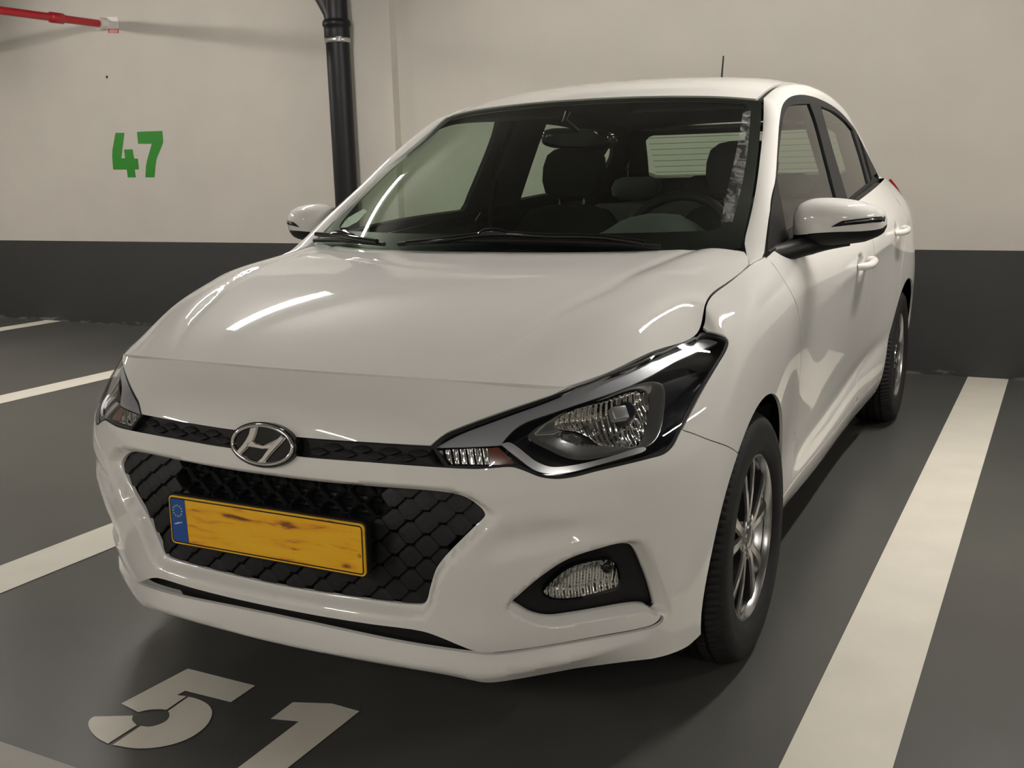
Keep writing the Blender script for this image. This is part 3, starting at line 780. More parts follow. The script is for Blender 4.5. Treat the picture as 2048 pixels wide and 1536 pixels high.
# ---- bumper cover
def bevel_disp(pairs):
    def f(s, t):
        p = np.stack([s, t], 1); d = np.zeros(len(p))
        for outer, inner, depth in pairs:
            m = inside(p, outer)
            if not m.any(): continue
            q = p[m]; di = dist_poly(q, inner); do = dist_poly(q, outer); r = do/(di+do+1e-9); r[inside(q, inner)] = 1
            d[m] += depth*(r*r*(3-2*r)*.4 + r*.6)
        return d
    return f
def full(poly):                 # mirrored closed outline, so that distances near the centre line are right
    q = poly.copy(); q[:, 0] *= -1; return np.concatenate([poly, q[::-1]])
BV = bevel_disp([(full(GRO), full(GR), -.027), (FOGO, FOG, -.028)])
im_ = int(np.argmax(SLIT[:, 0])); _lo = SLIT[im_:]; _lo = _lo[np.argsort(_lo[:, 0])]
sbk, sbv = _lo[:, 0], _lo[:, 1]
HT_ = np.array([BELT.hit(*p) for p in zD([(470,150),(585,92),(780,62),(1000,45),(1250,30)])]); HB_ = np.array([BELT.hit(*p) for p in zD([(250,470),(420,425),(700,345),(1000,275),(1250,222)])])
lr = LIPR[np.argsort(LIPR[:, 0])]
def body_disp(s, t):
    d = BV(s, t); ss = np.abs(s)
    ts = np.interp(ss, sbk, sbv); tr = np.interp(ss, lr[:, 0], lr[:, 1])
    u = (ts-t)/np.maximum(ts-tr, 1e-4); fade = np.clip((.86-ss)/.18, 0, 1)
    d += np.where(u > 0, np.where(u < 1, .016*u, .016-.5*(tr-t)), 0)*fade
    # hollow between the grille corner and the fog lamp: eases in from above, comes out on a short ledge
    tt, tb = np.interp(ss, HT_[:, 0], HT_[:, 1]), np.interp(ss, HB_[:, 0], HB_[:, 1])
    v = (tt-t)/np.maximum(tt-tb, 1e-3); prof = np.sin(np.pi*np.clip(v, 0, 1)**1.5)**1.5
    lo_, hi_ = HT_[1, 0]-.05, HT_[-1, 0]
    d += -.012*prof*np.clip((ss-lo_)/.06, 0, 1)*np.clip((hi_-ss)/.10, 0, 1)
    return d
def cover():
    up = np.concatenate([UG_B[::-1], walk(HL, hi_seam, hi_low_in)[::-1][1:], seam_bf[1:-1], ARCH_F[:k+1][::-1], LIPB[::-1]])
    return np.concatenate([up, SLIT[::-1], GR[::-1]])
BUMPER = panel('front_bumper', BELT, cover(), PAINT, car, holes=[FOG], disp=body_disp, sym=True, grid=.010, shrink=.0, lines=[LIPR[1:-1], np.concatenate([FOGO, FOGO[:1]]), GRO[1:-1]])
# ---- nose panel between the bonnet shut line and the upper grille
NOSE = np.concatenate([[(0, T1-.0005)], np.stack([np.linspace(.02, HL[hi_hood][0], 30), np.full(30, T1-.0005)], 1), walk(HL, 0, hi_hood)[::-1][1:], UG_T[::-1]])
panel('nose_panel', BELT, NOSE, PAINT, car, sym=True, grid=.012, thick=.024, shrink=.0025)
# ---- front wing
s_top = HL[hi_top][0]; s_a = BELT.near((.787, .42, .984))[0]
door_f = np.array([BELT.hit(*p) for p in spline([(1540,520),(1562,552),(1582,585),(1593,610),(1600,652),(1602,711),(1600,747),(1595,808),(1588,905),(1583,962)], 4)])
dA = BELT.near((.79, .44, .986))
door_f = np.concatenate([[(door_f[0][0], T1-.001)], door_f])
sill_px = spline([(1580,978),(1624,914),(1714.5,808.5),(1756,757)], 5)
def flank(y, z):
    hit, nn_, ii_, dd_ = BELT.bvh.ray_cast(Vector((1.3, y, z)), Vector((-1, 0, 0))); return BELT.near(hit)
sill = np.array([flank(y, .284) for y in np.linspace(.365, 2.28, 40)])
ARCH_END = ARCH_F[-1]
sill0 = sill[0]
wing = np.concatenate([np.stack([np.linspace(s_top, door_f[0][0], 30), np.full(30, T1-.0005)], 1), door_f[1:], [sill0], ARCH_F[k:][::-1], seam_bf[1:-1][::-1], walk(HL, hi_top, hi_seam)[::-1][:-1]])
WING = panel('front_wing', BELT, wing, PAINT, car, grid=.013, edge=0)
mirror_tree(WING)
# ---- doors, sill, rear quarter
door_m = np.array([BELT.hit(*p) for p in spline([(1746,520),(1744,545),(1741,589),(1732,637.6),(1722,711),(1715,772),(1714,796)], 4)])
dm_top = (BELT.near((.805, 1.62, 1.06))[0], T1-.001)
door_m = np.concatenate([[dm_top], door_m])
zt = lambda y, z, x=.86: BELT.near((x, y, z))
RW_Y, RW_Z = 2.655, .312
ARCH_R = arch(RW_Y, RW_Z, .356, -12, 200, 46, .87)   # rear opening from its tail over the top to the sill
door_r = np.array([zt(2.66, 1.12, .77), zt(2.63, 1.0, .83), zt(2.55, .86), zt(2.44, .74), zt(2.36, .66)])
door_r[0][1] = T1-.001
HANDLE_PX = ((1722, 528), (1794, 462)); HANDLE_ST = [BELT.hit(*p) for p in HANDLE_PX]; DISH = (.062, .026)
HANDLE_C = [h + np.array([-.008, .004]) for h in HANDLE_ST]
def dish_lines(i):               # rings that let the mesh follow the hollow behind the grip
    a = np.linspace(0, 2*math.pi, 29)
    return [np.stack([HANDLE_C[i][0] + DISH[0]*q*np.cos(a), HANDLE_C[i][1] + DISH[1]*q*np.sin(a)], 1) for q in (1.0, .8, .55, .25)]
def crease(s, t):
    p = BELT.pos(s, t); y, z = p[:, 1], p[:, 2]
    # low fold rising towards the rear wheel, and a softer one through the handles
    z1 = .335 + .060*(y-.45); a = (z-z1)
    d = -.007*np.exp(-(a/.045)**2)*np.clip((y-.35)/.3, 0, 1)*np.clip((2.55-y)/.5, 0, 1)
    z2 = .845 + .060*(y-1.4); b = z-z2
    d += .0035*np.exp(-np.abs(b)/.025)*np.clip((y-.5)/.5, 0, 1)*np.clip((2.9-y)/.4, 0, 1)
    for c in HANDLE_C:           # pressed hollow behind each door handle
        r2 = ((s-c[0])/DISH[0])**2 + ((t-c[1])/DISH[1])**2; d -= .020*np.clip(1-r2, 0, 1)
    return d
fd = np.concatenate([np.stack([np.linspace(door_f[0][0], dm_top[0], 40), np.full(40, T1-.0005)], 1), door_m[1:], sill[(sill[:, 0] < door_m[-1][0])][::-1], door_f[1:][::-1][:-1]])
FD = panel('front_door', BELT, fd, PAINT, car, disp=crease, grid=.018, thick=.02, lines=dish_lines(0))
arr = ARCH_R; ja = nearest(arr, door_r[-1]); js = nearest(arr, zt(2.33, .33))
rd = np.concatenate([np.stack([np.linspace(dm_top[0], door_r[0][0], 30), np.full(30, T1-.0005)], 1), door_r[1:-1], arr[ja:js+1], [zt(RW_Y-.36, .285, .83)], sill[(sill[:, 0] > door_m[-1][0])][::-1], door_m[1:][::-1][:-1]])
RD = panel('rear_door', BELT, rd, PAINT, car, disp=crease, grid=.018, thick=.02, lines=dish_lines(1))
ss0 = ARCH_END[0]
sl = np.concatenate([[sill0+np.array([.004, 0])], sill[1:], [zt(RW_Y-.36, .285, .83)], [zt(RW_Y-.345, .2, .80)], bot(np.linspace(zt(RW_Y-.33, .19, .8)[0], ARCH_END[0]-.01, 30)), [ARCH_END]])
SL = panel('sill_panel', BELT, sl, PAINT, car, grid=.02)
s_end = zt(3.0, .9)[0]
rq = np.concatenate([np.stack([np.linspace(door_r[0][0], BELT.s1, 50), np.full(50, T1-.0005)], 1), np.stack([np.full(10, BELT.s1), np.linspace(T1, .0, 12)[1:-1]], 1),
                     bot(np.linspace(BELT.s1, zt(RW_Y+.35, .2, .8)[0], 40)), arr[:ja+1], door_r[1:-1][::-1]])
RQ = panel('rear_quarter', BELT, rq, PAINT, car, disp=crease, grid=.025)
for o in (FD, RD, SL, RQ): mirror_tree(o)
# ---- bonnet
hs = lambda a, b, n, t: np.stack([np.linspace(a, b, n), np.full(n, t)], 1)
HS = HOOD.ks[-1]; HT = HOOD.t1
HCUT = HOOD.near((.760, .242, .951))[1]
hood_out = np.concatenate([hs(0, HS-.0005, 40, .0005), np.stack([np.full(60, HS-.0005), np.linspace(.01, HCUT, 60)], 1), np.array([(HS-.018, HCUT+.05), (HS-.036, HCUT+.085)]), hs(HS-.055, 0, 40, HT-.001)])
def hood_disp(s, t):
    u = t/HT; s0 = .47 + .10*u                        # pressed line from the headlamp to the pillar foot
    a = s-s0
    return -.0035*np.exp(-(a/.018)**2)*np.clip(u*4, 0, 1) + .003*np.exp(-((a-.05)/.035)**2)*np.clip(u*3, 0, 1)
panel('bonnet', HOOD, hood_out, PAINT, car, disp=hood_disp, sym=True, grid=.016, thick=.024, shrink=.0025)
# ---- windscreen and roof
WS, WT = WIND.ks[-1], WIND.t1
def rect(s1, t0, t1, n=30): return np.concatenate([hs(0, s1, n, t0), np.stack([np.full(n, s1), np.linspace(t0, t1, n)[0:]], 1)[1:], hs(s1, 0, n, t1)[1:]])
panel('windscreen', WIND, rect(WS-.002, .004, WT-.003), ['wind_glass'], car, sym=True, grid=.03, thick=0, shrink=.001)
# black printed border under the glass
tb0 = .102
inner = np.concatenate([hs(0, WS-.10, 20, tb0), [(WS-.075, tb0+.012), (WS-.058, tb0+.035)], np.stack([np.linspace(WS-.05, WS-.042, 10), np.linspace(.2, WT-.08, 10)], 1), [(WS-.05, WT-.045)], hs(WS-.07, 0, 20, WT-.030)])
bord = np.concatenate([rect(WS-.003, .005, WT-.004), inner[::-1]])
mat('border_black', (.004, .004, .004), .4, spec=.1)
panel('windscreen_border', WIND, bord, ['border_black', 'interior_dark'], car, disp=-.004, sym=True, grid=.03, thick=.002, shrink=0)
RS, RT = ROOF.ks[-1], ROOF.t1
panel('roof_panel', ROOF, rect(RS-.016, .003, RT-.003), ['car_paint', 'headliner'], car, sym=True, grid=.03, thick=.02, shrink=.001)
# ditch moulding between roof and side frame
edge = ROOF.pos(np.full(60, RS-.008), np.linspace(.002, RT-.004, 60))
en = ROOF.normal(np.full(60, RS-.02), np.linspace(.002, RT-.004, 60))
A = edge - en*.006 + np.array([-.010, 0, 0]); B = edge - en*.006 + np.array([.012, 0, -.006])
dm = strip('roof_moulding', A, B, 3, 'trim_black', car, bulge=.003, centre=(0, 1.8, .8), thick=.008, inner='trim_black'); mirror_tree(dm)
# ------------------------------------------------------------------ side frame: pillar, cant rail, window trim and panes
SI = SIDE
dlo_px = zG([(455,1372,1),(490,1100),(520,930),(540,800),(553,600),(568,400),(588,292),(615,250),(655,224),(720,212),(800,224),(870,250),(930,281),(985,320),(1030,362),(1075,415),(1110,462),(1160,560),(1225,690),(1292,826,1)])
dlo_up = np.array([SI.hit(*p) for p in spline(dlo_px, 4)])
bl_y = np.linspace(2.56, .30, 40)
belt_top = BELT.pos(np.array([BELT.near((.8, y, 1.05))[0] for y in bl_y]), np.full(40, T1))
dlo_bot = np.array([SI.near(p) for p in belt_top]); dlo_bot[:, 1] -= .004
y_end = SI.pos(*dlo_up[-1])[0][1]; y_beg = SI.pos(*dlo_up[0])[0][1]
kk = (bl_y < y_end-.02) & (bl_y > y_beg+.02)
DLO = np.concatenate([dlo_up, dlo_bot[kk]])
print('DLO', y_beg, y_end, SI.pos(*dlo_up[0])[0], SI.pos(*dlo_up[-1])[0])
glass_f = SI.trace(zG([(545,830,1),(560,660),(585,450),(605,345),(640,295),(690,280),(785,276,1),(830,400),(905,680),(978,962,1),(985,1010,1),(800,1085),(612,1195,1)]), 4)
glass_r = SI.trace(zG([(862,294,1),(950,330),(1040,402),(1090,462,1),(1150,650),(1203,845,1),(1130,905),(1058,968,1),(960,640)]), 4)
glass_q = SI.trace(zG([(1117,470,1),(1170,600),(1232,815,1),(1216,846,1),(1165,640)]), 4)
fr = panel('window_frame', SI, DLO, ['trim_black', 'interior_dark'], car, holes=[glass_f, glass_r, glass_q], grid=.02, thick=.02, shrink=0)
gl = [panel('window_glass', SI, g, ['side_glass'], fr, disp=-.006, grid=.04, thick=0, shrink=-.004) for g in (glass_f, glass_r, glass_q)]
bt = strip('belt_trim', SI.pos(dlo_bot[kk][:, 0], dlo_bot[kk][:, 1]) + np.array([.001, 0, .012]), belt_top[kk] + np.array([.0, 0, -.004]), 4, 'trim_black', car, bulge=.004, centre=(0, 1.5, .8), thick=.004, inner='trim_black'); mirror_tree(bt)
# bright run channel at the rear edge of the front pane
mirror_tree(fr)
# door sail with the mirror foot
sail = SI.trace(zG([(540,815,1),(580,1010),(612,1195,1),(640,1240,1),(560,1308,1),(470,1375,1),(487,1150),(512,960)]), 4)
sp_ = panel('mirror_sail', SI, sail, ['black_plastic', 'interior_dark'], car, disp=.003, grid=.02, thick=.006, shrink=0); mirror_tree(sp_)
# white pillar and cant rail: from the windscreen edge / roof ditch out to the window trim
n = 90
wsl = WIND.pos(np.full(45, WS+.004), np.linspace(.03, WT, 45)); rfl = ROOF.pos(np.full(60, RS-.001), np.linspace(.02, RT-.004, 60))
top = np.concatenate([[(.7585, .238, .951), (.742, .285, .963), (.726, .335, .974)], wsl, rfl])
def resample(P, n):
    d = np.concatenate([[0], np.cumsum(np.linalg.norm(np.diff(P, axis=0), axis=1))]); q = np.linspace(0, d[-1], n)
    return np.stack([np.interp(q, d, P[:, i]) for i in range(3)], 1)
low = SI.pos(dlo_up[:, 0], dlo_up[:, 1])
foot_t = np.array([(.7585, .238, .951), (.742, .285, .963), (.724, .33, .975)]); foot_l = np.array([(.7595, .243, .9515), (.764, .27, .957)])
# pair the two edges by fraction along matched anchors
def pair(P, Q, anchors, n):
    a, b = [], []
    dp = np.concatenate([[0], np.cumsum(np.linalg.norm(np.diff(P, axis=0), axis=1))]); dq = np.concatenate([[0], np.cumsum(np.linalg.norm(np.diff(Q, axis=0), axis=1))])
    f = lambda X, d, q: np.stack([np.interp(q, d, X[:, i]) for i in range(3)], 1)
    ia = [dp[int(np.argmin(np.linalg.norm(P-np.array(p), axis=1)))] for p, q in anchors]; ib = [dq[int(np.argmin(np.linalg.norm(Q-np.array(q), axis=1)))] for p, q in anchors]
    u = np.linspace(0, 1, n); k = np.linspace(0, 1, len(anchors))
    from_a = np.interp(u, k, ia); from_b = np.interp(u, k, ib)
    sm = lambda v: np.convolve(np.pad(v, 6, mode='reflect', reflect_type='odd'), np.ones(13)/13, 'valid')
    return f(P, dp, sm(from_a)), f(Q, dq, sm(from_b))
lowx = np.concatenate([foot_l, low])
pts_anchor = [(top[0], lowx[0]), (WIND.pos([WS], [WT*.5])[0], SI.pos(*SI.hit(*zG([(545,760)])[0]))[0]), (wsl[-1], SI.pos(*SI.hit(*zG([(585,310)])[0]))[0]), (ROOF.pos([RS], [.30])[0], SI.pos(*SI.hit(*zG([(720,212)])[0]))[0]),
              (ROOF.pos([RS], [.85])[0], SI.pos(*SI.hit(*zG([(930,281)])[0]))[0]), (ROOF.pos([RS], [1.35])[0], SI.pos(*SI.hit(*zG([(1030,362)])[0]))[0]), (top[-1], SI.pos(*SI.hit(*zG([(1110,462)])[0]))[0])]
A, B = pair(top, lowx, pts_anchor, 90)
sf = strip('side_frame', A, B, 11, 'car_paint', car, bulge=np.interp(np.linspace(0, 1, 90), [0, .1, .4, .6, 1], [.002, .005, .008, .018, .012]), centre=(0, 1.6, .9), thick=.02)
mirror_tree(sf)
# C pillar beside the tailgate, tailgate frame and rear screen
endA = ROOF.pos(np.full(2, RS), [RT-.004, RT-.004])[0]
cp_lo = BELT.pos(np.array([BELT.near((.7, y, 1.1))[0] for y in np.linspace(y_end, 3.12, 12)]), np.full(12, T1))
cq = SI.pos(*dlo_up[int(np.argmin(np.linalg.norm(low-B[-1], axis=1)))])[0]
L1 = low[int(np.argmin(np.linalg.norm(low-B[-1], axis=1))):]
tail_edge = spline3([A[-1], (.575, 2.93, 1.33), (.61, 3.0, 1.23), (.645, 3.08, 1.13)], 6)
o = strip('c_pillar', resample(L1, 19), resample(tail_edge, 19), 7, 'car_paint', car, bulge=.012, centre=(0, 2.4, .9), thick=.02); mirror_tree(o)
o = strip('shoulder_panel', resample(np.array([L1[-1], (.70, 2.85, 1.135), tail_edge[-1]]), 12), resample(cp_lo, 12), 4, 'car_paint', car, bulge=.004, centre=(0, 2.4, .6), thick=.01); mirror_tree(o)
tg_rows = [[(x, y0 + (dy), z) for x, dy in ((0, .035), (.25, .025), (.45, 0), (xe, -.05))] for z, y0, xe in ((1.13, 3.15, .645), (1.23, 3.07, .612), (1.33, 2.985, .577), (1.405, 2.92, .545))]
TG = Surf([[tg_rows[r][c] for r in range(4)] for c in range(4)], True, False, ns=60, ntt=30)
if TG.normal([.2], [.1])[0][1] < 0: TG.sig = -1
GS, GT = TG.ks[-1], TG.t1
win = np.concatenate([hs(0, GS-.12, 12, .035), [(GS-.09, .055)], [(GS-.105, GT-.07)], [(GS-.13, GT-.045)], hs(GS-.16, 0, 12, GT-.035)])
tail = np.concatenate([[(0, 0.001)], hs(.02, GS, 20, .001), np.stack([np.full(8, GS), np.linspace(.02, GT-.001, 8)], 1), hs(GS-.02, 0, 20, GT-.001), win[::-1]])
tgp = panel('tailgate', TG, tail, ['car_paint', 'interior_dark'], car, sym=True, grid=.03, thick=.03, shrink=0)
panel('rear_screen', TG, win, ['side_glass'], tgp, disp=-.008, sym=True, grid=.05, thick=0, shrink=-.003)
for i in range(7):
    t = .06 + i*(GT-.12)/6.2
    P = TG.at(np.linspace(0, GS-.12, 14), np.full(14, t), -.010); Q = np.concatenate([(P*np.array([-1, 1, 1]))[::-1][:-1], P])
    tube('heating_wire', Q, .0011, 'trim_black', tgp, seg=5)
# tail lamps
tl = BELT.trace([(1813,392),(1816,410),(1816,432),(1808,420),(1802,395),(1806,386)], 3)
tlp = np.array([BELT.near(p) for p in [(.72, 3.03, 1.10), (.745, 3.06, 1.02), (.77, 3.05, .93), (.72, 3.19, .92), (.66, 3.21, 1.0), (.64, 3.16, 1.1)]])
o = panel('tail_lamp', BELT, tlp, ['tail_red'], car, disp=.012, grid=.02, thick=.016, shrink=0); mirror_tree(o)
# wiper aerial on the roof
base = ROOF.pos([.0], [1.62])[0]
tip = on_axis(1447, 112, 0, 0.0)
bb = np.array([0, tip[1]-.06, ROOF.pos([0], [tip[1]-.06-.955])[0][2]])
ae = tube('roof_aerial', [np.array([0, bb[1], bb[2]-.005]), bb + (tip-bb)*.5, tip], [.007, .005, .004], 'trim_black', car, seg=8)
# ------------------------------------------------------------------ wheels
def make_wheel(cx, cy, cz, steer=0.0):
    """one wheel on the car's left side: x points outwards"""
    TW = .185; R = .311
    prof = [(.200, -.080), (.215, -.090), (.250, -.098), (.280, -.094), (.299, -.080), (.308, -.062), (R, -.052)]
    for gx in (-.045, -.015, .015, .045):                     # four grooves around the tread
        prof += [(R, gx-.0045), (R-.008, gx-.0038), (R-.008, gx+.0038), (R, gx+.0045)]
    prof += [(R, .052), (.308, .062), (.299, .080), (.290, .088), (.280, .094), (.262, .0975), (.258, .0965), (.245, .098), (.225, .095), (.210, .088), (.2035, .078), (.200, .07)]
    M = Matrix.Translation((cx, cy, cz)) @ Matrix.Rotation(steer, 4, 'Z')
    bm = bmesh.new(); bm2 = bm
    lathe_bm(bm, [(.199, -.085), (.199, -.07), (.186, -.055), (.178, -.02), (.178, .03), (.188, .055), (.196, .066), (.2005, .076), (.2045, .079), (.2045, .083), (.199, .084), (.194, .078), (.190, .066)], 72, M)
    wheel = bm_obj('wheel', bm, 'alloy_silver', car, angle=40)
    bm = bmesh.new(); rings = lathe_bm(bm, prof, 300, None)
    # tread grooves: lateral sipes pressed into the shoulder
    for i in [q for q, pr in enumerate(prof) if pr[0] > .298 and pr[0] != R-.008]:
        for kk, v in enumerate(rings[i]):
            if (kk + (0 if prof[i][1] < 0 else 1)) % 3 == 0:
                d = Vector((0, v.co.y, v.co.z)).normalized(); v.co -= d*.006
    bmesh.ops.transform(bm, matrix=M, verts=bm.verts[:]); bm_obj('tyre', bm, 'rubber', wheel, angle=32)
    bm = bmesh.new(); lathe_bm(bm, [(.130, -.02), (.135, -.015), (.135, .005), (.128, .008), (.06, .008), (.055, .03), (.0, .03)], 48, M); bm_obj('brake_disc', bm, 'zinc', wheel, angle=30)
    bm = bmesh.new(); lathe_bm(bm, [(.17, -.03), (.0, -.03)], 32, M); bm_obj('wheel_shade_disc', bm, 'alloy_dark', wheel)  # dark disc added behind the spokes in place of the shade inside the wheel
    # five pairs of blades
    for q in range(5):
        a0 = 2*math.pi*q/5 + .31
        for s in (-1, 1):
            stn = [(.036, .070, .017, .0), (.07, .074, .0155, .16), (.11, .075, .016, .215), (.15, .074, .019, .235), (.180, .072, .023, .245), (.195, .070, .026, .25)]
            V = []; F = []
            for r, x, hw, da in stn:
                aa = a0 + s*da*(1 if r > .05 else 0) + s*(.20 if r < .05 else 0)
                er = np.array([0, math.cos(aa), math.sin(aa)]); et = np.array([0, -math.sin(aa), math.cos(aa)])
                c = er*r
                V += [c + et*hw*.9 + [x-.030, 0, 0], c + et*hw + [x-.004, 0, 0], c + et*hw*.55*(1) + [x, 0, 0], c - et*hw*.55 + [x, 0, 0], c - et*hw + [x-.004, 0, 0], c - et*hw*.9 + [x-.030, 0, 0]]
            m6 = len(stn); mi = []
            for i in range(m6-1):
                for j in range(5):
                    F.append((i*6+j, i*6+j+1, (i+1)*6+j+1, (i+1)*6+j)); mi.append(0 if j == 2 else 1)
            F += [(0, 1, 2, 3, 4, 5), tuple((m6-1)*6+j for j in (5, 4, 3, 2, 1, 0))]; mi += [1, 1]
            V = [M @ Vector(v) for v in V]
            o = obj('spoke', V, F, ['alloy_silver', 'alloy_dark'], wheel, True, mi); o.data.set_sharp_from_angle(angle=math.radians(25))
    bm = bmesh.new(); lathe_bm(bm, [(.055, .035), (.050, .060), (.038, .068), (.030, .072), (.029, .076), (.022, .079), (.0, .080)], 40, M); bm_obj('hub_cap', bm, 'alloy_silver', wheel, angle=40)
    for q in range(5):
        a = 2*math.pi*q/5 + .31 + math.pi/5
        bm = bmesh.new(); lathe_bm(bm, [(.009, .03), (.009, .070), (.007, .074), (.0, .074)], 6, M @ Matrix.Translation((0, .050*math.cos(a), .050*math.sin(a)))); bm_obj('lug_nut', bm, 'chrome', wheel, angle=30)
    return wheel
FW = make_wheel(.757, 0.0, .311, 0.0)
RW = make_wheel(.765, RW_Y, .311, 0.0)
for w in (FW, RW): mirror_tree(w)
# wheel housings (dark liners) and the floor pan
for cy, R in ((0.0, .372), (RW_Y, .375)):
    V = []; F = []; n = 24
    for i in range(n+1):
        a = math.radians(-2 + 184*i/n)
        for x in (.52, .79): V.append((x, cy + R*math.cos(a), .31 + R*math.sin(a)))
    for i in range(n): F.append((2*i, 2*i+2, 2*i+3, 2*i+1))
    F.append(tuple(2*i for i in range(n+1)))
    o = obj('wheel_liner', V, F, 'seam_black', car, True); mirror_tree(o)
box('floor_pan', (-.76, -.45, .185), (.76, 3.15, .25), 'seam_black', car)
# ------------------------------------------------------------------ headlamps
mat('lamp_black', (0.010, 0.012, 0.018), .10)
def flute_mat():
    mt = mat('fluted_chrome', (0.80, 0.80, 0.78), .07, metal=1.0); nt = mt.node_tree; b = nt.nodes['Principled BSDF']
    tc = nt.nodes.new('ShaderNodeTexCoord'); mp = nt.nodes.new('ShaderNodeMapping'); mp.inputs['Scale'].default_value = (1, 1, .03); mp.inputs['Rotation'].default_value = (0, 0, -.785)
    w = nt.nodes.new('ShaderNodeTexWave'); w.inputs['Scale'].default_value = 24; w.inputs['Distortion'].default_value = 1.2; w.inputs['Detail Scale'].default_value = 2
    nt.links.new(tc.outputs['Object'], mp.inputs[0]); nt.links.new(mp.outputs[0], w.inputs['Vector'])
    bp = nt.nodes.new('ShaderNodeBump'); bp.inputs['Distance'].default_value = .006; bp.inputs['Strength'].default_value = 1
    nt.links.new(w.outputs['Fac'], bp.inputs['Height']); nt.links.new(bp.outputs[0], b.inputs['Normal'])
flute_mat()
HB = ['lamp_black', 'lamp_black']
mat('bezel_chrome', (0.33, 0.34, 0.35), .13, metal=.9)
def walls(name, poly, d0, d1, material, parent):
    """skirt between two depths along a closed outline"""
    p = clean(poly); n = len(p)
    A = BELT.at(p[:, 0], p[:, 1], np.full(n, d0)); B = BELT.at(p[:, 0], p[:, 1], np.full(n, d1))
    F = [(i, (i+1) % n, n+(i+1) % n, n+i) for i in range(n)]
    return obj(name, np.concatenate([A, B]), F, material, parent, True)
lamp = panel('headlight', BELT, offset(HL, -.006), HB, car, disp=-.062, grid=.03, thick=.004, shrink=0)
walls('lamp_wall', offset(HL, .001), -.004, -.062, 'lamp_black', lamp)
gk_in = offset(HL, .0075)
panel('lamp_gasket', BELT, HL, ['trim_black', 'trim_black'], lamp, holes=[gk_in], disp=-.003, grid=.03, thick=.006, shrink=.0)
T = lambda pts, n=4: BELT.trace(zL(pts), n)
strip_p = T([(22,838,1),(130,775),(210,735),(480,630),(895,482),(1200,365),(1400,284),(1600,178),(1765,106),(1830,98),(1905,120,1),(1760,190),(1640,248),(1500,330),(1300,424),(1000,535),(820,595),(650,650),(570,695),(500,765),(462,818,1),(200,832)])
mat('strip_grey', (0.36, 0.37, 0.40), .32, metal=.35)
panel('light_strip', BELT, strip_p, ['strip_grey'], lamp, disp=-.014, grid=.025, thick=.006, shrink=0)
bez = T([(648,757),(690,708),(780,655),(860,608),(1050,540),(1300,428),(1420,388),(1500,378),(1560,398),(1582,470),(1575,600),(1555,710),(1520,785),(1440,838),(1200,892),(1050,917),(950,912),(860,882),(780,842),(700,802)])
refl = T([(832,660),(862,622),(920,585),(1050,532),(1180,490),(1300,440),(1400,416),(1466,425),(1500,470),(1500,560),(1488,660),(1462,750),(1405,825),(1300,822),(1150,792),(1085,742),(1000,702),(900,690)])
def bez_disp(s, t):
    p = np.stack([s, t], 1); do = dist_poly(p, bez); return -.016 - .55*np.minimum(do, .05)
b_ = panel('reflector_bezel', BELT, bez, ['bezel_chrome', 'lamp_black'], lamp, holes=[refl], disp=bez_disp, grid=.012, thick=.004, shrink=0)
rc = refl.mean(0)
def refl_disp(s, t):
    p = np.stack([s, t], 1); do = dist_poly(p, refl)
    return -.030 - .025*np.clip(do/.035, 0, 1)**.7
panel('reflector', BELT, refl, ['fluted_chrome', 'lamp_black'], lamp, disp=refl_disp, grid=.008, thick=.003, shrink=-.001)
# bulb shade and side bulb
def orient(surf, x, y, d):
    st = surf.hit(x, y); n = surf.normal(*st)[0]; p = surf.at([st[0]], [st[1]], np.array([d]))[0]
    z = np.array([0, 0, 1.0]); xa = np.cross(z, n)*-1; xa /= np.linalg.norm(xa); za = np.cross(n, xa)*1.0
    za = np.cross(xa, -n); M = Matrix([[xa[0], -n[0], za[0], p[0]], [xa[1], -n[1], za[1], p[1]], [xa[2], -n[2], za[2], p[2]], [0, 0, 0, 1]])
    return M                       # local -Y looks out of the surface
M = orient(BELT, *zL([(1275, 592)])[0], -.02)
bm = bmesh.new(); box_bm(bm, (-.017, -.008, -.014), (.017, .012, .014), .003, M); bm_obj('bulb_shade', bm, 'satin_silver', lamp, angle=30)
M = orient(BELT, *zL([(1330, 565)])[0], -.035)
bm = bmesh.new(); bmesh.ops.create_cone(bm, cap_ends=True, segments=24, radius1=.024, radius2=.018, depth=.03, matrix=M @ Matrix.Rotation(math.pi/2, 4, 'X')); bm_obj('bulb_socket', bm, 'lamp_black', lamp, angle=40)
M = orient(BELT, *zL([(1392, 668)])[0], -.022)
bm = bmesh.new(); ring = [M @ Vector((.0105*math.cos(a), 0, .0105*math.sin(a))) for a in np.linspace(0, 2*math.pi, 20, endpoint=False)]; bm.free()
tube('side_bulb_ring', [tuple(v) for v in ring], .003, 'chrome', lamp, seg=8, closed=True)
low_p = T([(462,812,1),(520,800),(575,830),(640,882),(700,928),(790,965),(860,968),(1000,948),(1200,898),(1420,834),(1446,842),(1440,858),(1300,905),(1100,962),(960,1000),(860,1014),(770,1012),(690,988),(590,915)])
panel('lower_chrome', BELT, low_p, ['satin_silver'], lamp, disp=-.010, grid=.02, thick=.006, shrink=0)
ind = T([(40,858,1),(130,846),(372,836,1),(385,950,1),(130,948,1)])
panel('indicator', BELT, ind, ['fluted_chrome'], lamp, disp=-.016, grid=.015, thick=.005, shrink=0)
amb = T([(376,836,1),(448,830,1),(500,880),(556,938,1),(530,955,1),(388,951,1)])
panel('indicator_amber', BELT, amb, ['amber'], lamp, disp=-.016, grid=.02, thick=.005, shrink=0)
panel('lamp_lens', BELT, HL, ['lamp_glass'], lamp, disp=-.001, grid=.015, thick=0, shrink=.006)
mirror_tree(lamp)

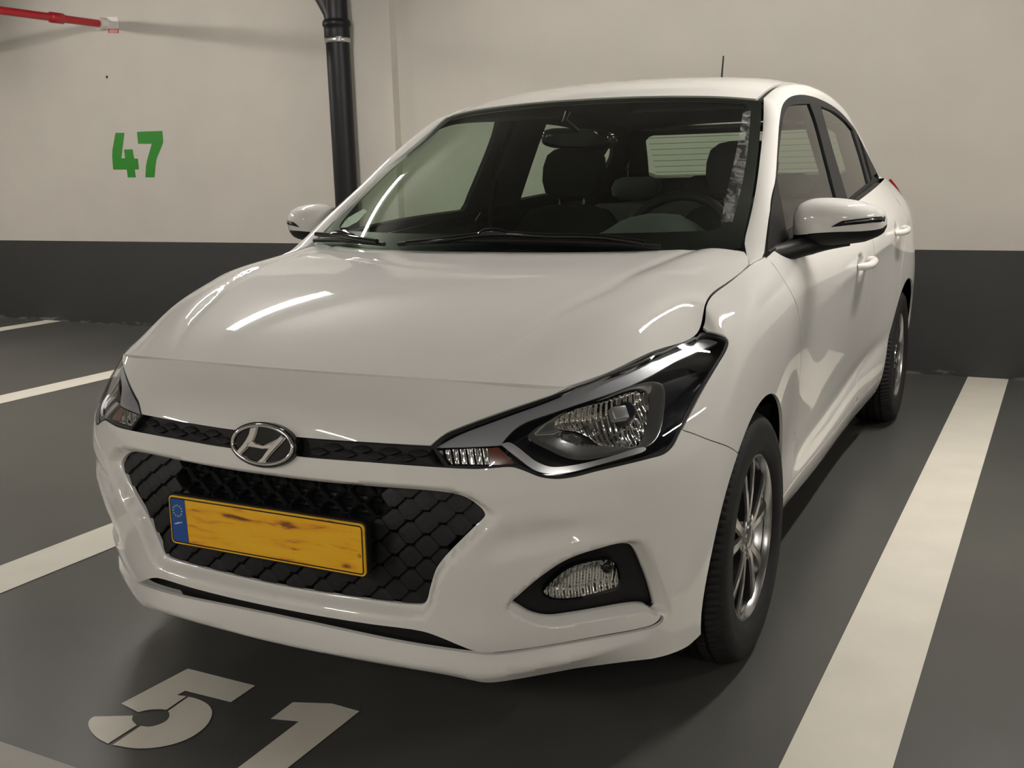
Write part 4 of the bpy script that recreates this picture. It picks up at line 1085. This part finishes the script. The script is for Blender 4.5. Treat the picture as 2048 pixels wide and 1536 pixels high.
# ------------------------------------------------------------------ grille
gb = panel('grille', BELT, offset(GR, -.012, True), BLACK, car, disp=-.062, sym=True, grid=.04, thick=.004, shrink=0)
def hexmesh(name, open_):
    O = [(-.031, -.004), (-.009, -.0245), (.009, -.0245), (.031, -.004), (.031, .004), (.009, .0245), (-.009, .0245), (-.031, .004)]
    V = []; F = []
    if open_:
        for k, y in ((1.06, 0.0), (.93, -.006), (.86, -.004), (.82, .020)):
            V += [(x*k, y, z*k) for x, z in O]
        for r in range(3):
            for i in range(8): F.append((r*8+i, r*8+(i+1) % 8, (r+1)*8+(i+1) % 8, (r+1)*8+i))
    else:
        # scale: lower tip proud, upper edge tucked back
        for k, lift in ((.93, .016), (.87, .001), (.81, -.002), (.42, -.003)):
            V += [(x*k, lift + .24*z*k - .001, z*k) for x, z in O]
        for r in range(3):
            for i in range(8): F.append((r*8+i, r*8+(i+1) % 8, (r+1)*8+(i+1) % 8, (r+1)*8+i))
        F.append(tuple(range(24, 32)))
    me = bpy.data.meshes.new(name); me.from_pydata(V, [], F); me.materials.append(MATS['black_plastic'])
    b = bmesh.new(); b.from_mesh(me); bmesh.ops.recalc_face_normals(b, faces=b.faces[:])
    if not open_:
        c = [f for f in b.faces if len(f.verts) == 8][0]
        if c.normal.y > 0: bmesh.ops.reverse_faces(b, faces=b.faces[:])
    b.to_mesh(me); b.free(); return me
cell_closed, cell_open = hexmesh('grille_scale', False), hexmesh('grille_mesh', True)
gfull = full(GR); gg = offset(gfull, -.004)
DX, DZ = .0735, .0290
t_mid = BELT.centre_t(.468)
for j in range(-6, 6):
    for i in range(-9, 10):
        s = i*DX + (DX/2 if j % 2 else 0); t = t_mid + j*DZ + .004
        if not inside(np.array([[s, t]]), gg)[0]: continue
        sa = abs(s); p = BELT.pos([sa], [t])[0]; nn = BELT.normal([sa], [t])[0]
        if s < 0: p = p*np.array([-1, 1, 1]); nn = nn*np.array([-1, 1, 1])
        if sa < .20 and .425 < p[2] < .512: continue
        op = sa < .26 and p[2] > .50
        c = p - nn*.037
        xa = np.cross(np.array([0, 0, 1.0]), -nn)*-1; xa = np.cross(-nn, [0, 0, 1.0]); xa /= np.linalg.norm(xa); za = np.cross(xa, -nn)
        o = bpy.data.objects.new('grille_mesh' if op else 'grille_scale', cell_open if op else cell_closed); COL.objects.link(o)
        o.matrix_world = Matrix([[xa[q], -nn[q], za[q], c[q]] for q in range(3)] + [[0, 0, 0, 1]])
        o.parent = gb
# horizontal bars behind the open meshes
for z, hw in ((.556, .26), (.528, .25)):
    t = BELT.centre_t(z); ss = np.linspace(0, hw, 12); P = BELT.at(ss, np.full(12, t), np.full(12, -.056)); P = np.concatenate([(P*np.array([-1, 1, 1]))[::-1][:-1], P])
    tube('grille_bar', P, .0065, 'black_plastic', gb, seg=6)
# slim upper grille
ugp = panel('upper_grille', BELT, UG, ['trim_black', 'trim_black'], car, disp=-.016, sym=True, grid=.03, thick=.004, shrink=-.003)
for i in range(-5, 6):
    if abs(i) < 2: continue
    for r in (0, 1):
        s = abs(i)*.068 + .034*r - .01; tt = np.interp(s, UG_T[:, 0], UG_T[:, 1])*(.66 if r else .36) + np.interp(s, UG_B[::-1][:, 0], UG_B[::-1][:, 1])*(.34 if r else .64)
        if s > .40: continue
        p = BELT.at([s], [tt], np.array([-.012]))[0]; nn = BELT.normal([s], [tt])[0]
        if i < 0: p = p*np.array([-1, 1, 1]); nn = nn*np.array([-1, 1, 1])
        xa = np.cross(-nn, [0, 0, 1.0]); xa /= np.linalg.norm(xa); za = np.cross(xa, -nn)
        o = bpy.data.objects.new('upper_scale', cell_closed); COL.objects.link(o)
        o.matrix_world = Matrix([[xa[q], -nn[q], za[q], p[q]] for q in range(3)] + [[0, 0, 0, 1]]) @ Matrix.Diagonal((.85, .55, .36, 1)); o.parent = ugp
# the dark slot under the bumper and everything behind the openings
P = np.concatenate([[(0, .005)], np.stack([np.linspace(.03, .95, 30), np.full(30, .005)], 1), [(.95, BELT.t1-.14), (.4, BELT.t1-.12), (0, BELT.t1-.12)]])
panel('front_liner', BELT, P, ['seam_black', 'seam_black'], car, disp=-.085, sym=True, grid=.05, thick=.004, shrink=0)
slp = panel('lower_intake', BELT, SLIT, ['seam_black', 'seam_black'], car, disp=-.030, sym=True, grid=.03, thick=.004, shrink=-.012)

# ------------------------------------------------------------------ fog lamps
fb = panel('fog_lamp', BELT, FOG, BLACK, car, disp=-.040, grid=.02, thick=.006, shrink=-.006)
walls('fog_surround', offset(FOG, -.001), -.026, -.040, 'black_plastic', fb)
fl_ = BELT.trace(zD([(850,585),(872,548),(910,510),(1000,440),(1100,404),(1180,388),(1240,384),(1290,402),(1308,450),(1316,520),(1308,545),(1250,566),(1100,604),(1000,618),(930,620),(880,606)]), 4)
walls('fog_tube', offset(fl_, -.002), -.022, -.040, 'gloss_black', fb)
def fr_disp(s, t):
    p = np.stack([s, t], 1); return -.027 - .010*np.clip(dist_poly(p, fl_)/.02, 0, 1)
panel('fog_reflector', BELT, fl_, ['fluted_chrome', 'lamp_black'], fb, disp=fr_disp, grid=.008, thick=.003, shrink=.001)
M = orient(BELT, *zD([(1243, 425)])[0], -.022)
bm = bmesh.new(); bmesh.ops.create_uvsphere(bm, u_segments=16, v_segments=10, radius=.013, matrix=M @ Matrix.Diagonal((1, .6, 1, 1))); bm_obj('fog_bulb', bm, 'gloss_black', fb, smooth=True)
panel('fog_lens', BELT, fl_, ['lamp_glass'], fb, disp=-.020, grid=.02, thick=0, shrink=-.001)
mirror_tree(fb)

# ------------------------------------------------------------------ number plate
PW, PH, PY, PZ = .260, .055, -.796, .468
MP = Matrix.Translation((0, PY, PZ)) @ Matrix.Rotation(-.02, 4, 'X')
def rrect(w, h, r, n=5):
    out = []
    for cx, cz, a0 in ((w-r, h-r, 0), (-w+r, h-r, 90), (-w+r, -h+r, 180), (w-r, -h+r, 270)):
        for q in range(n+1): a = math.radians(a0+90*q/n); out.append((cx+r*math.cos(a), cz+r*math.sin(a)))
    return out
def slab(name, poly, y0, y1, material, parent, M):
    n = len(poly); V = [M @ Vector((x, y0, z)) for x, z in poly] + [M @ Vector((x, y1, z)) for x, z in poly]
    F = [tuple(range(n-1, -1, -1)), tuple(range(n, 2*n))] + [(i, (i+1) % n, n+(i+1) % n, n+i) for i in range(n)]
    bm = bmesh.new(); vv = [bm.verts.new(v) for v in V]
    for f in F: bm.faces.new([vv[i] for i in f])
    bmesh.ops.triangulate(bm, faces=[f for f in bm.faces if len(f.verts) > 4])
    return bm_obj(name, bm, material, parent, angle=30)
def smear_mat():
    # the plate's characters are rubbed out to orange and brown streaks
    mt = mat('plate_smear', (0.80, 0.40, 0.010), .38); nt = mt.node_tree; b = nt.nodes['Principled BSDF']
    tc = nt.nodes.new('ShaderNodeTexCoord'); mp = nt.nodes.new('ShaderNodeMapping'); mp.inputs['Scale'].default_value = (7, 7, 46)
    n = nt.nodes.new('ShaderNodeTexNoise'); n.inputs['Scale'].default_value = 1.3; n.inputs['Detail'].default_value = 4; n.inputs['Distortion'].default_value = .6
    nt.links.new(tc.outputs['Object'], mp.inputs[0]); nt.links.new(mp.outputs[0], n.inputs['Vector'])
    r = nt.nodes.new('ShaderNodeValToRGB'); e = r.color_ramp.elements
    e[0].position = .28; e[0].color = (.20, .07, .012, 1); e[1].position = .44; e[1].color = (.95, .50, .010, 1)
    q = r.color_ramp.elements.new(.36); q.color = (.85, .35, .02, 1); q = r.color_ramp.elements.new(.72); q.color = (.98, .56, .03, 1)
    nt.links.new(n.outputs['Fac'], r.inputs[0]); nt.links.new(r.outputs[0], b.inputs['Base Color'])
smear_mat()
pl = slab('number_plate', rrect(PW, PH, .010), -.001, .003, 'plate_smear', car, MP)
slab('plate_holder', rrect(PW+.004, PH+.004, .012), .003, .016, 'black_plastic', pl, MP)
def ring_slab(name, w, h, r, t, y, material, parent):
    o, i = rrect(w, h, r), rrect(w-t, h-t, max(r-t, .002)); n = len(o)
    V = [MP @ Vector((x, y, z)) for x, z in o+i]; F = [(k_, (k_+1) % n, n+(k_+1) % n, n+k_) for k_ in range(n)]
    return obj(name, V, F, material, parent)
ring_slab('plate_border', PW-.0035, PH-.0035, .008, .0028, -.0022, 'seam_black', pl)
bb_ = [(x, z) for x, z in rrect(PW-.0065, PH-.0065, .006) if x < -PW+.04] ; bb_ = [(-PW+.0065, PH-.0065), (-PW+.0065, -PH+.0065), (-PW+.050, -PH+.0065), (-PW+.046, PH-.0065)]
band = slab('country_band', bb_[::-1], -.0026, -.001, 'plate_blue', pl, MP)
bm = bmesh.new()
for q in range(12):
    a = 2*math.pi*q/12; bmesh.ops.create_circle(bm, cap_ends=True, segments=5, radius=.0021, matrix=MP @ Matrix.Translation((-PW+.0255+.0125*math.cos(a), -.0032, .022+.0125*math.sin(a))) @ Matrix.Rotation(math.pi/2, 4, 'X'))
o = bm_obj('star_ring', bm, 'star_yellow', band); o['kind'] = 'stuff'
for k_, (x, z, w) in enumerate(((-.004, -.009, .006), (.005, -.006, .008))):
    slab('smear_mark', [(-PW+.024+x-w, z-.0012), (-PW+.024+x+w, z+.0014), (-PW+.024+x+w*.8, z+.0034), (-PW+.024+x-w, z+.001)], -.0032, -.002, 'sign_white', band, MP)
bm = bmesh.new(); bmesh.ops.create_cone(bm, cap_ends=True, segments=12, radius1=.0045, radius2=.003, depth=.004, matrix=MP @ Matrix.Translation((PW-.014, -.003, -.012)) @ Matrix.Rotation(math.pi/2, 4, 'X')); bm_obj('plate_screw', bm, 'plate_yellow', pl, angle=30)

# ------------------------------------------------------------------ badge on the nose
MB_ = Matrix.Translation((0, -.771, .656)) @ Matrix.Rotation(-.22, 4, 'X')
EA, EB = .0885, .0475
ell = lambda a, b, n=48: [(a*math.cos(2*math.pi*q/n), b*math.sin(2*math.pi*q/n)) for q in range(n)]
bd = slab('badge', ell(EA, EB), -.004, .03, 'gloss_black', car, MB_)
tube('badge_ring', [tuple(MB_ @ Vector((x, -.006, z))) for x, z in ell(.0790, .0400, 56)], .0042, 'chrome', bd, seg=10, closed=True)
def letter(name, pts):
    P = spline([p + ((1,) if len(p) == 2 else ()) for p in pts], 1, True); n = len(P)
    q = P*np.array([.0775, .0390]); c = q.mean(0)
    # chamfered bar: a wide foot and a narrower crest
    a = offset(q, 0.0); b = offset(q, .0026)
    if len(a) != len(b): b = a
    V = [MB_ @ Vector((x, .0, z)) for x, z in a] + [MB_ @ Vector((x, -.0065, z)) for x, z in a] + [MB_ @ Vector((x, -.0105, z)) for x, z in b]; m_ = len(a)
    bm = bmesh.new(); vv = [bm.verts.new(v) for v in V]
    for r in range(2):
        for i in range(m_): bm.faces.new((vv[r*m_+i], vv[r*m_+(i+1) % m_], vv[(r+1)*m_+(i+1) % m_], vv[(r+1)*m_+i]))
    f = bm.faces.new(vv[2*m_:]); bmesh.ops.triangulate(bm, faces=[f])
    return bm_obj(name, bm, 'chrome', bd, angle=30)
letter('badge_bar', [(-.42,.86),(-.16,.96),(-.20,.55),(-.26,.22),(-.40,-.12),(-.56,-.45),(-.70,-.70),(-.86,-.52),(-.68,-.15),(-.55,.18),(-.46,.5)])
letter('badge_bar', [(.62,.62),(.80,.50),(.66,.18),(.50,-.15),(.34,-.48),(.14,-.95),(-.10,-.98),(.05,-.65),(.16,-.35),(.30,-.02),(.46,.30)])
letter('badge_crossbar', [(-.34,.24),(-.16,.06),(.08,.02),(.34,.14),(.60,.48),(.48,.08),(.30,-.18),(.08,-.26),(-.18,-.24),(-.46,-.22),(-.52,-.05)])
# ------------------------------------------------------------------ door mirrors
def make_mirror():
    stations = [  # x, y centre, z centre, half depth (y), half height (z)
        (.786, .640, 1.026, .020, .030), (.792, .630, 1.029, .042, .046), (.805, .620, 1.033, .058, .056), (.835, .612, 1.040, .070, .0625), (.88, .612, 1.044, .076, .0620),
        (.93, .622, 1.044, .075, .0580), (.98, .642, 1.040, .066, .0500), (1.008, .660, 1.037, .052, .0410), (1.024, .678, 1.034, .032, .0290), (1.030, .690, 1.033, .012, .012)]
    S = spline3([(a, b, c) for a, b, c, d, e in stations], 3); D = spline3([(a, d, e) for a, b, c, d, e in stations], 3)
    n = 28; rings = []
    for i in range(len(S)):
        ring = []
        for q in range(n):
            a = 2*math.pi*q/n + math.pi/2
            cy, sz = math.cos(a), math.sin(a)
            y = S[i][1] + D[i][1]*np.sign(cy)*abs(cy)**.8*(1.0 if cy < 0 else .55); z = S[i][2] + D[i][2]*np.sign(sz)*abs(sz)**.85
            ring.append((S[i][0], y, z))
        rings.append(ring)
    def skin(name, qs, material, parent, grow=0.0, caps=True):
        V = []; idx = {}; F = []
        for i, r in enumerate(rings):
            for q in qs:
                idx[(i, q)] = len(V); c = np.array([S[i][0], S[i][1], S[i][2]]); V.append(tuple(c + (np.array(r[q])-c)*(1+grow)))
        for i in range(len(rings)-1):
            for a, b in zip(qs[:-1], qs[1:]): F.append((idx[(i, a)], idx[(i, b)], idx[(i+1, b)], idx[(i+1, a)]))
        for i in (0, len(rings)-1): F.append([idx[(i, q)] for q in qs])
        bm = bmesh.new(); vv = [bm.verts.new(v) for v in V]
        for f in F: bm.faces.new([vv[k_] for k_ in f])
        return bm_obj(name, bm, material, parent, angle=50)
    # q=0 is the top; q runs over the front (towards -y) first
    up = list(range(-10, 0)) + list(range(0, 11))
    lowr = [q % n for q in range(10, 19)]
    mc = skin('door_mirror', [q % n for q in range(-9, 10)], 'car_paint', car)
    ho = skin('mirror_housing', [q % n for q in range(9, n-8)], 'black_plastic', mc, grow=-.012)
    for v in ho.data.vertices:
        if v.co.z < 1.02: v.co.z -= .35*(1.02-v.co.z)*float(np.interp(v.co.x, [.80, .98, 1.03], [1.1, .8, 0]))
    # indicator strip across the front face
    P = []; 
    for i in range(len(S)):
        if S[i][0] < .895: continue
        P.append((S[i][0], S[i][1]-D[i][1]*1.0, S[i][2]))
    P = np.array(P); 
    A = np.array([mirror_front(S, D, x, dz) for x, dz in zip(np.linspace(.905, 1.027, 18), np.interp(np.linspace(0, 1, 18), [0, .22, 1], [-.015, .001, .019]))])
    B = np.array([mirror_front(S, D, x, dz) for x, dz in zip(np.linspace(.905, 1.027, 18), np.interp(np.linspace(0, 1, 18), [0, .1, 1], [-.0155, -.0145, .003]))])
    strip('mirror_indicator', A, B, 4, 'gloss_black', mc, bulge=.002, centre=(.93, .70, 1.03), thick=.004, inner='gloss_black')
    A2 = A*.75+B*.25; B2 = A*.5+B*.5
    strip('indicator_chrome', A2[5:16] + np.array([0, -.0025, 0]), B2[5:16] + np.array([0, -.0025, 0]), 3, 'chrome', mc, bulge=.001, centre=(.93, .70, 1.03), thick=.002, inner='chrome')
    # foot
    foot = spline3([(.750, .42, .958), (.785, .48, .962), (.825, .55, .972), (.875, .60, .980), (.94, .63, .985)], 5)
    rr = np.interp(np.linspace(0, 1, len(foot)), [0, .3, .6, 1], [.024, .027, .026, .014])
    tube('mirror_foot', foot, rr, 'black_plastic', mc, seg=16)
    return mc
def mirror_front(S, D, x, dz):
    y = np.interp(x, S[:, 0], S[:, 1]); z = np.interp(x, S[:, 0], S[:, 2]); d = np.interp(x, S[:, 0], D[:, 1]); h = np.interp(x, S[:, 0], D[:, 2])
    v = np.clip(dz/h, -1, 1); sn = np.sign(v)*abs(v)**(1/.85); cs = (1-sn*sn)**.5
    return (x, y - d*cs**.8 - .0015, z+dz)
mirror_tree(make_mirror())

# ------------------------------------------------------------------ door handles
def handle(px, py):
    st = BELT.hit(px, py); p = BELT.pos(*st)[0]; n = BELT.normal(*st)[0]
    M = Matrix.Translation(Vector(p))
    c = spline3([(.002, -.085, -.004), (.022, -.070, -.002), (.036, -.03, .0), (.038, .03, .004), (.030, .075, .007), (.012, .098, .008)], 5) + p
    h = tube('door_handle', c, np.interp(np.linspace(0, 1, len(c)), [0, .12, .5, .9, 1], [.010, .013, .0145, .014, .010]), 'car_paint', car, seg=14)
    mirror_tree(h)
for hp in HANDLE_PX: handle(*hp)

# ------------------------------------------------------------------ cowl and wipers
cw = spline3([(0, .15, .962), (.25, .168, .962), (.48, .228, .963), (.63, .305, .966), (.74, .37, .972)], 6); cf = spline3([(0, .09, .955), (.25, .10, .955), (.48, .15, .955), (.63, .21, .955), (.74, .27, .955)], 6)
cwf = np.concatenate([(cw*np.array([-1, 1, 1]))[::-1][:-1], cw]); cff = np.concatenate([(cf*np.array([-1, 1, 1]))[::-1][:-1], cf])
strip('cowl_panel', cff, cwf + np.array([0, .03, .012]), 4, 'black_plastic', car, bulge=-.006, centre=(0, .2, 0), thick=.01, inner='black_plastic')
def on_glass(pts, d):
    st = np.array([WIND.hit(*p) for p in pts]); sg = np.sign(st[:, 0]); q = WIND.at(np.abs(st[:, 0]), np.maximum(st[:, 1], .003), np.full(len(st), d)); q[:, 0] *= np.where(sg < 0, -1, 1); return q
def wiper(blade, arm, joint):
    """blade and arm lying on the glass, read off the photograph"""
    b = tube('wiper', spline3(on_glass(blade, .011), 4), .0065, 'trim_black', car, seg=8)
    tube('wiper_arm', spline3(on_glass(arm, .024), 4), .0075, 'gloss_black', b, seg=8)
    tube('wiper_joint', on_glass(joint, .026), [.006, .012, .012, .006], 'gloss_black', b, seg=10)
wiper([(800,494),(870,489),(1000,487),(1130,489),(1240,494),(1320,500)], [(820,499),(900,491),(985,481),(1100,485),(1200,487),(1290,500)], [(962,484),(975,479),(1000,478),(1020,481)])
wiper([(632,486),(690,486),(740,491),(772,494)], [(640,480),(665,481),(690,482),(715,487),(762,495)], [(672,482),(682,479),(700,479),(716,484)])

# ------------------------------------------------------------------ cabin
def loft(name, rings, material, parent, caps=True, angle=50):
    bm = bmesh.new(); R_ = [[bm.verts.new(v) for v in r] for r in rings]; n = len(R_[0])
    for A, B in zip(R_[:-1], R_[1:]):
        for i in range(n): bm.faces.new((A[i], A[(i+1) % n], B[(i+1) % n], B[i]))
    if caps: bm.faces.new(R_[0]); bm.faces.new(R_[-1])
    return bm_obj(name, bm, material, parent, angle=angle)
def sring(c, ax, ay, rx, ry, n=28, e=.55):
    c, ax, ay = np.array(c), np.array(ax), np.array(ay); out = []
    for q in range(n):
        a = 2*math.pi*q/n; ca, sa = math.cos(a), math.sin(a)
        out.append(tuple(c + ax*rx*np.sign(ca)*abs(ca)**e + ay*ry*np.sign(sa)*abs(sa)**e))
    return out
def seat(x, y, rear=False):
    lean = np.array([0, .30, .954]); fw = np.array([0, .954, -.30]); X = (1, 0, 0)
    b0 = np.array([x, y, .48])
    prof = [(0, .23, .06), (.10, .245, .075), (.28, .25, .075), (.42, .245, .07), (.52, .225, .06), (.575, .175, .045), (.595, .10, .03)]
    s = loft('front_seat', [sring(b0 + lean*h, X, fw, w, d, e=.5) for h, w, d in prof], 'seat_cloth', car)
    hb_ = b0 + lean*.63 + np.array([0, -.01, 0])
    hp = [(0, .085, .035), (.02, .115, .048), (.07, .135, .055), (.13, .138, .054), (.18, .128, .046), (.205, .10, .034), (.215, .06, .02)]
    loft('headrest', [sring(hb_ + lean*h, X, fw, w, d, e=.6) for h, w, d in hp], 'seat_cloth', s)
    for k_ in (-.055, .055): tube('headrest_post', [b0 + lean*.57 + np.array([k_, 0, 0]), hb_ + lean*.05 + np.array([k_, 0, 0])], .006, 'chrome', s, seg=8)
    loft('seat_cushion', [sring((x, yy, .42 + dz), X, (0, 0, 1), w, h, e=.55) for yy, dz, w, h in ((y-.48, .02, .20, .05), (y-.44, .03, .235, .075), (y-.2, .0, .24, .08), (y, -.03, .24, .08))], 'seat_cloth', s)
    return s
seat(-.365, 1.50); seat(.365, 1.44)
rs = loft('rear_bench', [sring((0, 2.30 + .25*h, .45 + h), (1, 0, 0), (0, 1, 0), w, d, 40, .4) for h, w, d in ((0, .60, .07), (.15, .62, .08), (.40, .62, .075), (.54, .60, .06), (.58, .56, .03))], 'seat_cloth', car)
for x in (-.36, 0, .36):
    loft('rear_headrest', [sring((x, 2.445 + .2*h, 1.045 + h), (1, 0, 0), (0, 1, 0), w, d, 24, .55) for h, w, d in ((0, .07, .03), (.02, .115, .045), (.06, .125, .045), (.095, .11, .035), (.11, .07, .02))], 'seat_cloth', rs)
# dashboard: a lofted slab across the cabin with the instrument hood
da = []
for x in np.linspace(-.70, .70, 29):
    hood_h = .072*math.exp(-((x-.385)/.135)**4)
    yb = .30 + .15*(abs(x)/.7)**2
    da.append([(x, yb-.14, .955), (x, yb+.02, .985), (x, .52, .995 + hood_h*.85), (x, .62, .993 + hood_h), (x, .70, .975 + hood_h*.55), (x, .735, .93), (x, .72, .72), (x, .55, .55), (x, yb-.14, .55)])
dash = loft('dashboard', da, 'dash_plastic', car, angle=60)
mw = Matrix.Translation((.375, .80, .945)) @ Matrix.Rotation(math.radians(-28), 4, 'X')
sw = tube('steering_wheel', [tuple(mw @ Vector((.185*math.cos(a), 0, .185*math.sin(a)))) for a in np.linspace(0, 2*math.pi, 40, endpoint=False)], .0165, 'black_plastic', car, seg=10, closed=True)
loft('wheel_hub', [[tuple(mw @ Vector((x*k_, d, z*k_))) for x, z in [(.08*math.cos(a), .065*math.sin(a)) for a in np.linspace(0, 2*math.pi, 20, endpoint=False)]] for k_, d in ((1, .02), (1.05, -.01), (.7, -.03))], 'black_plastic', sw)
for a in (0, math.pi, -math.pi/2): tube('wheel_spoke', [tuple(mw @ Vector((.05*math.cos(a), 0, .05*math.sin(a)))), tuple(mw @ Vector((.18*math.cos(a), 0, .18*math.sin(a))))], .015, 'black_plastic', sw, seg=8)
# interior mirror
mi_ = Matrix.Translation((.02, .875, 1.300)) @ Matrix.Rotation(math.radians(14), 4, 'Z') @ Matrix.Rotation(.06, 4, 'Y')
im = loft('interior_mirror', [[tuple(mi_ @ Vector((x*k_, d, z*k_))) for x, z in [(.128*np.sign(math.cos(a))*abs(math.cos(a))**.5, .034*np.sign(math.sin(a))*abs(math.sin(a))**.6) for a in np.linspace(0, 2*math.pi, 32, endpoint=False)]] for k_, d in ((.75, -.032), (.94, -.022), (1, 0), (.97, .008))], 'gloss_black', car)
tube('mirror_stalk', [tuple(mi_ @ Vector((0, -.02, .02))), (0, .80, 1.36), (0, .83, 1.385)], .010, 'black_plastic', im, seg=8)
# sun visors, pillar and door linings
for x in (-.33, .33):
    box('sun_visor', (x-.20, -.006, -.07), (x+.20, .006, .07), 'headliner', car, .005, Matrix.Translation((0, 1.105, 1.408)) @ Matrix.Rotation(math.radians(-68), 4, 'X'))
lin = [BELT.near((.8, y, z)) for y, z in ((.45, .35), (.45, .95), (1.0, .98), (1.7, 1.03), (2.5, 1.07), (2.95, 1.08), (2.95, .7), (2.3, .7), (2.2, .35))]
o = panel('door_lining', BELT, np.array(lin), ['interior_dark', 'seat_cloth'], car, disp=-.04, grid=.12, thick=.02, shrink=0); mirror_tree(o)
# B pillar lining follows the window pillar
bp = np.array([SIDE.near(p) for p in ((.75, 1.56, 1.06), (.74, 1.86, 1.06), (.62, 1.90, 1.42), (.63, 1.62, 1.42))])
o = panel('pillar_lining', SIDE, bp, ['interior_dark', 'headliner'], car, disp=-.032, grid=.1, thick=.02, shrink=-.0); mirror_tree(o)
tube('seat_belt', [(-.66, 1.60, 1.33), (-.70, 1.58, 1.0), (-.70, 1.55, .7)], .012, 'seat_cloth', car, seg=6)
box('parcel_shelf', (-.60, 2.55, 1.0), (.60, 3.12, 1.02), 'seat_cloth', car)
# clear tape left down the glass and a card behind its lower corner
tp = np.array([WIND.hit(*p) for p in spline(zW([(1775,280,1),(1832,262,1),(1815,520),(1770,800),(1700,1080,1),(1615,1080,1),(1665,830),(1735,520)]), 3, True)])
glass('tape_glass', (.72, .72, .70), 1.5, .12)
def tape_mat():
    mt = bpy.data.materials.new('tape_film'); mt.use_nodes = True; nt = mt.node_tree; nt.nodes.clear()
    out = nt.nodes.new('ShaderNodeOutputMaterial'); mx = nt.nodes.new('ShaderNodeMixShader'); tr = nt.nodes.new('ShaderNodeBsdfTransparent'); di = nt.nodes.new('ShaderNodeBsdfDiffuse')
    di.inputs[0].default_value = (.55, .55, .53, 1); n = nt.nodes.new('ShaderNodeTexNoise'); n.inputs['Scale'].default_value = 26; n.inputs['Detail'].default_value = 5; n.inputs['Distortion'].default_value = 1.5
    tc = nt.nodes.new('ShaderNodeTexCoord'); nt.links.new(tc.outputs['Object'], n.inputs['Vector'])
    r = nt.nodes.new('ShaderNodeMapRange'); r.inputs[1].default_value = .42; r.inputs[2].default_value = .75; r.inputs[3].default_value = .03; r.inputs[4].default_value = .45
    nt.links.new(n.outputs['Fac'], r.inputs[0]); nt.links.new(r.outputs[0], mx.inputs[0]); nt.links.new(tr.outputs[0], mx.inputs[1]); nt.links.new(di.outputs[0], mx.inputs[2]); nt.links.new(mx.outputs[0], out.inputs[0]); MATS['tape_film'] = mt
tape_mat()
panel('glass_tape', WIND, tp, ['tape_film'], car, disp=.002, grid=.04, thick=0, shrink=0)

cd = np.array([WIND.hit(*p) for p in ((678,452),(690,434),(725,414),(732,419),(712,440),(692,451))]); cd[:, 0] *= -1
mat('card_pale', (.62, .68, .58), .6, noise=(90, .25))
o = panel('windscreen_card', WIND, cd, ['card_pale'], car, disp=-.007, grid=.02, thick=.001, shrink=0)
for v in o.data.vertices: v.co.x *= -1
o.data.flip_normals()
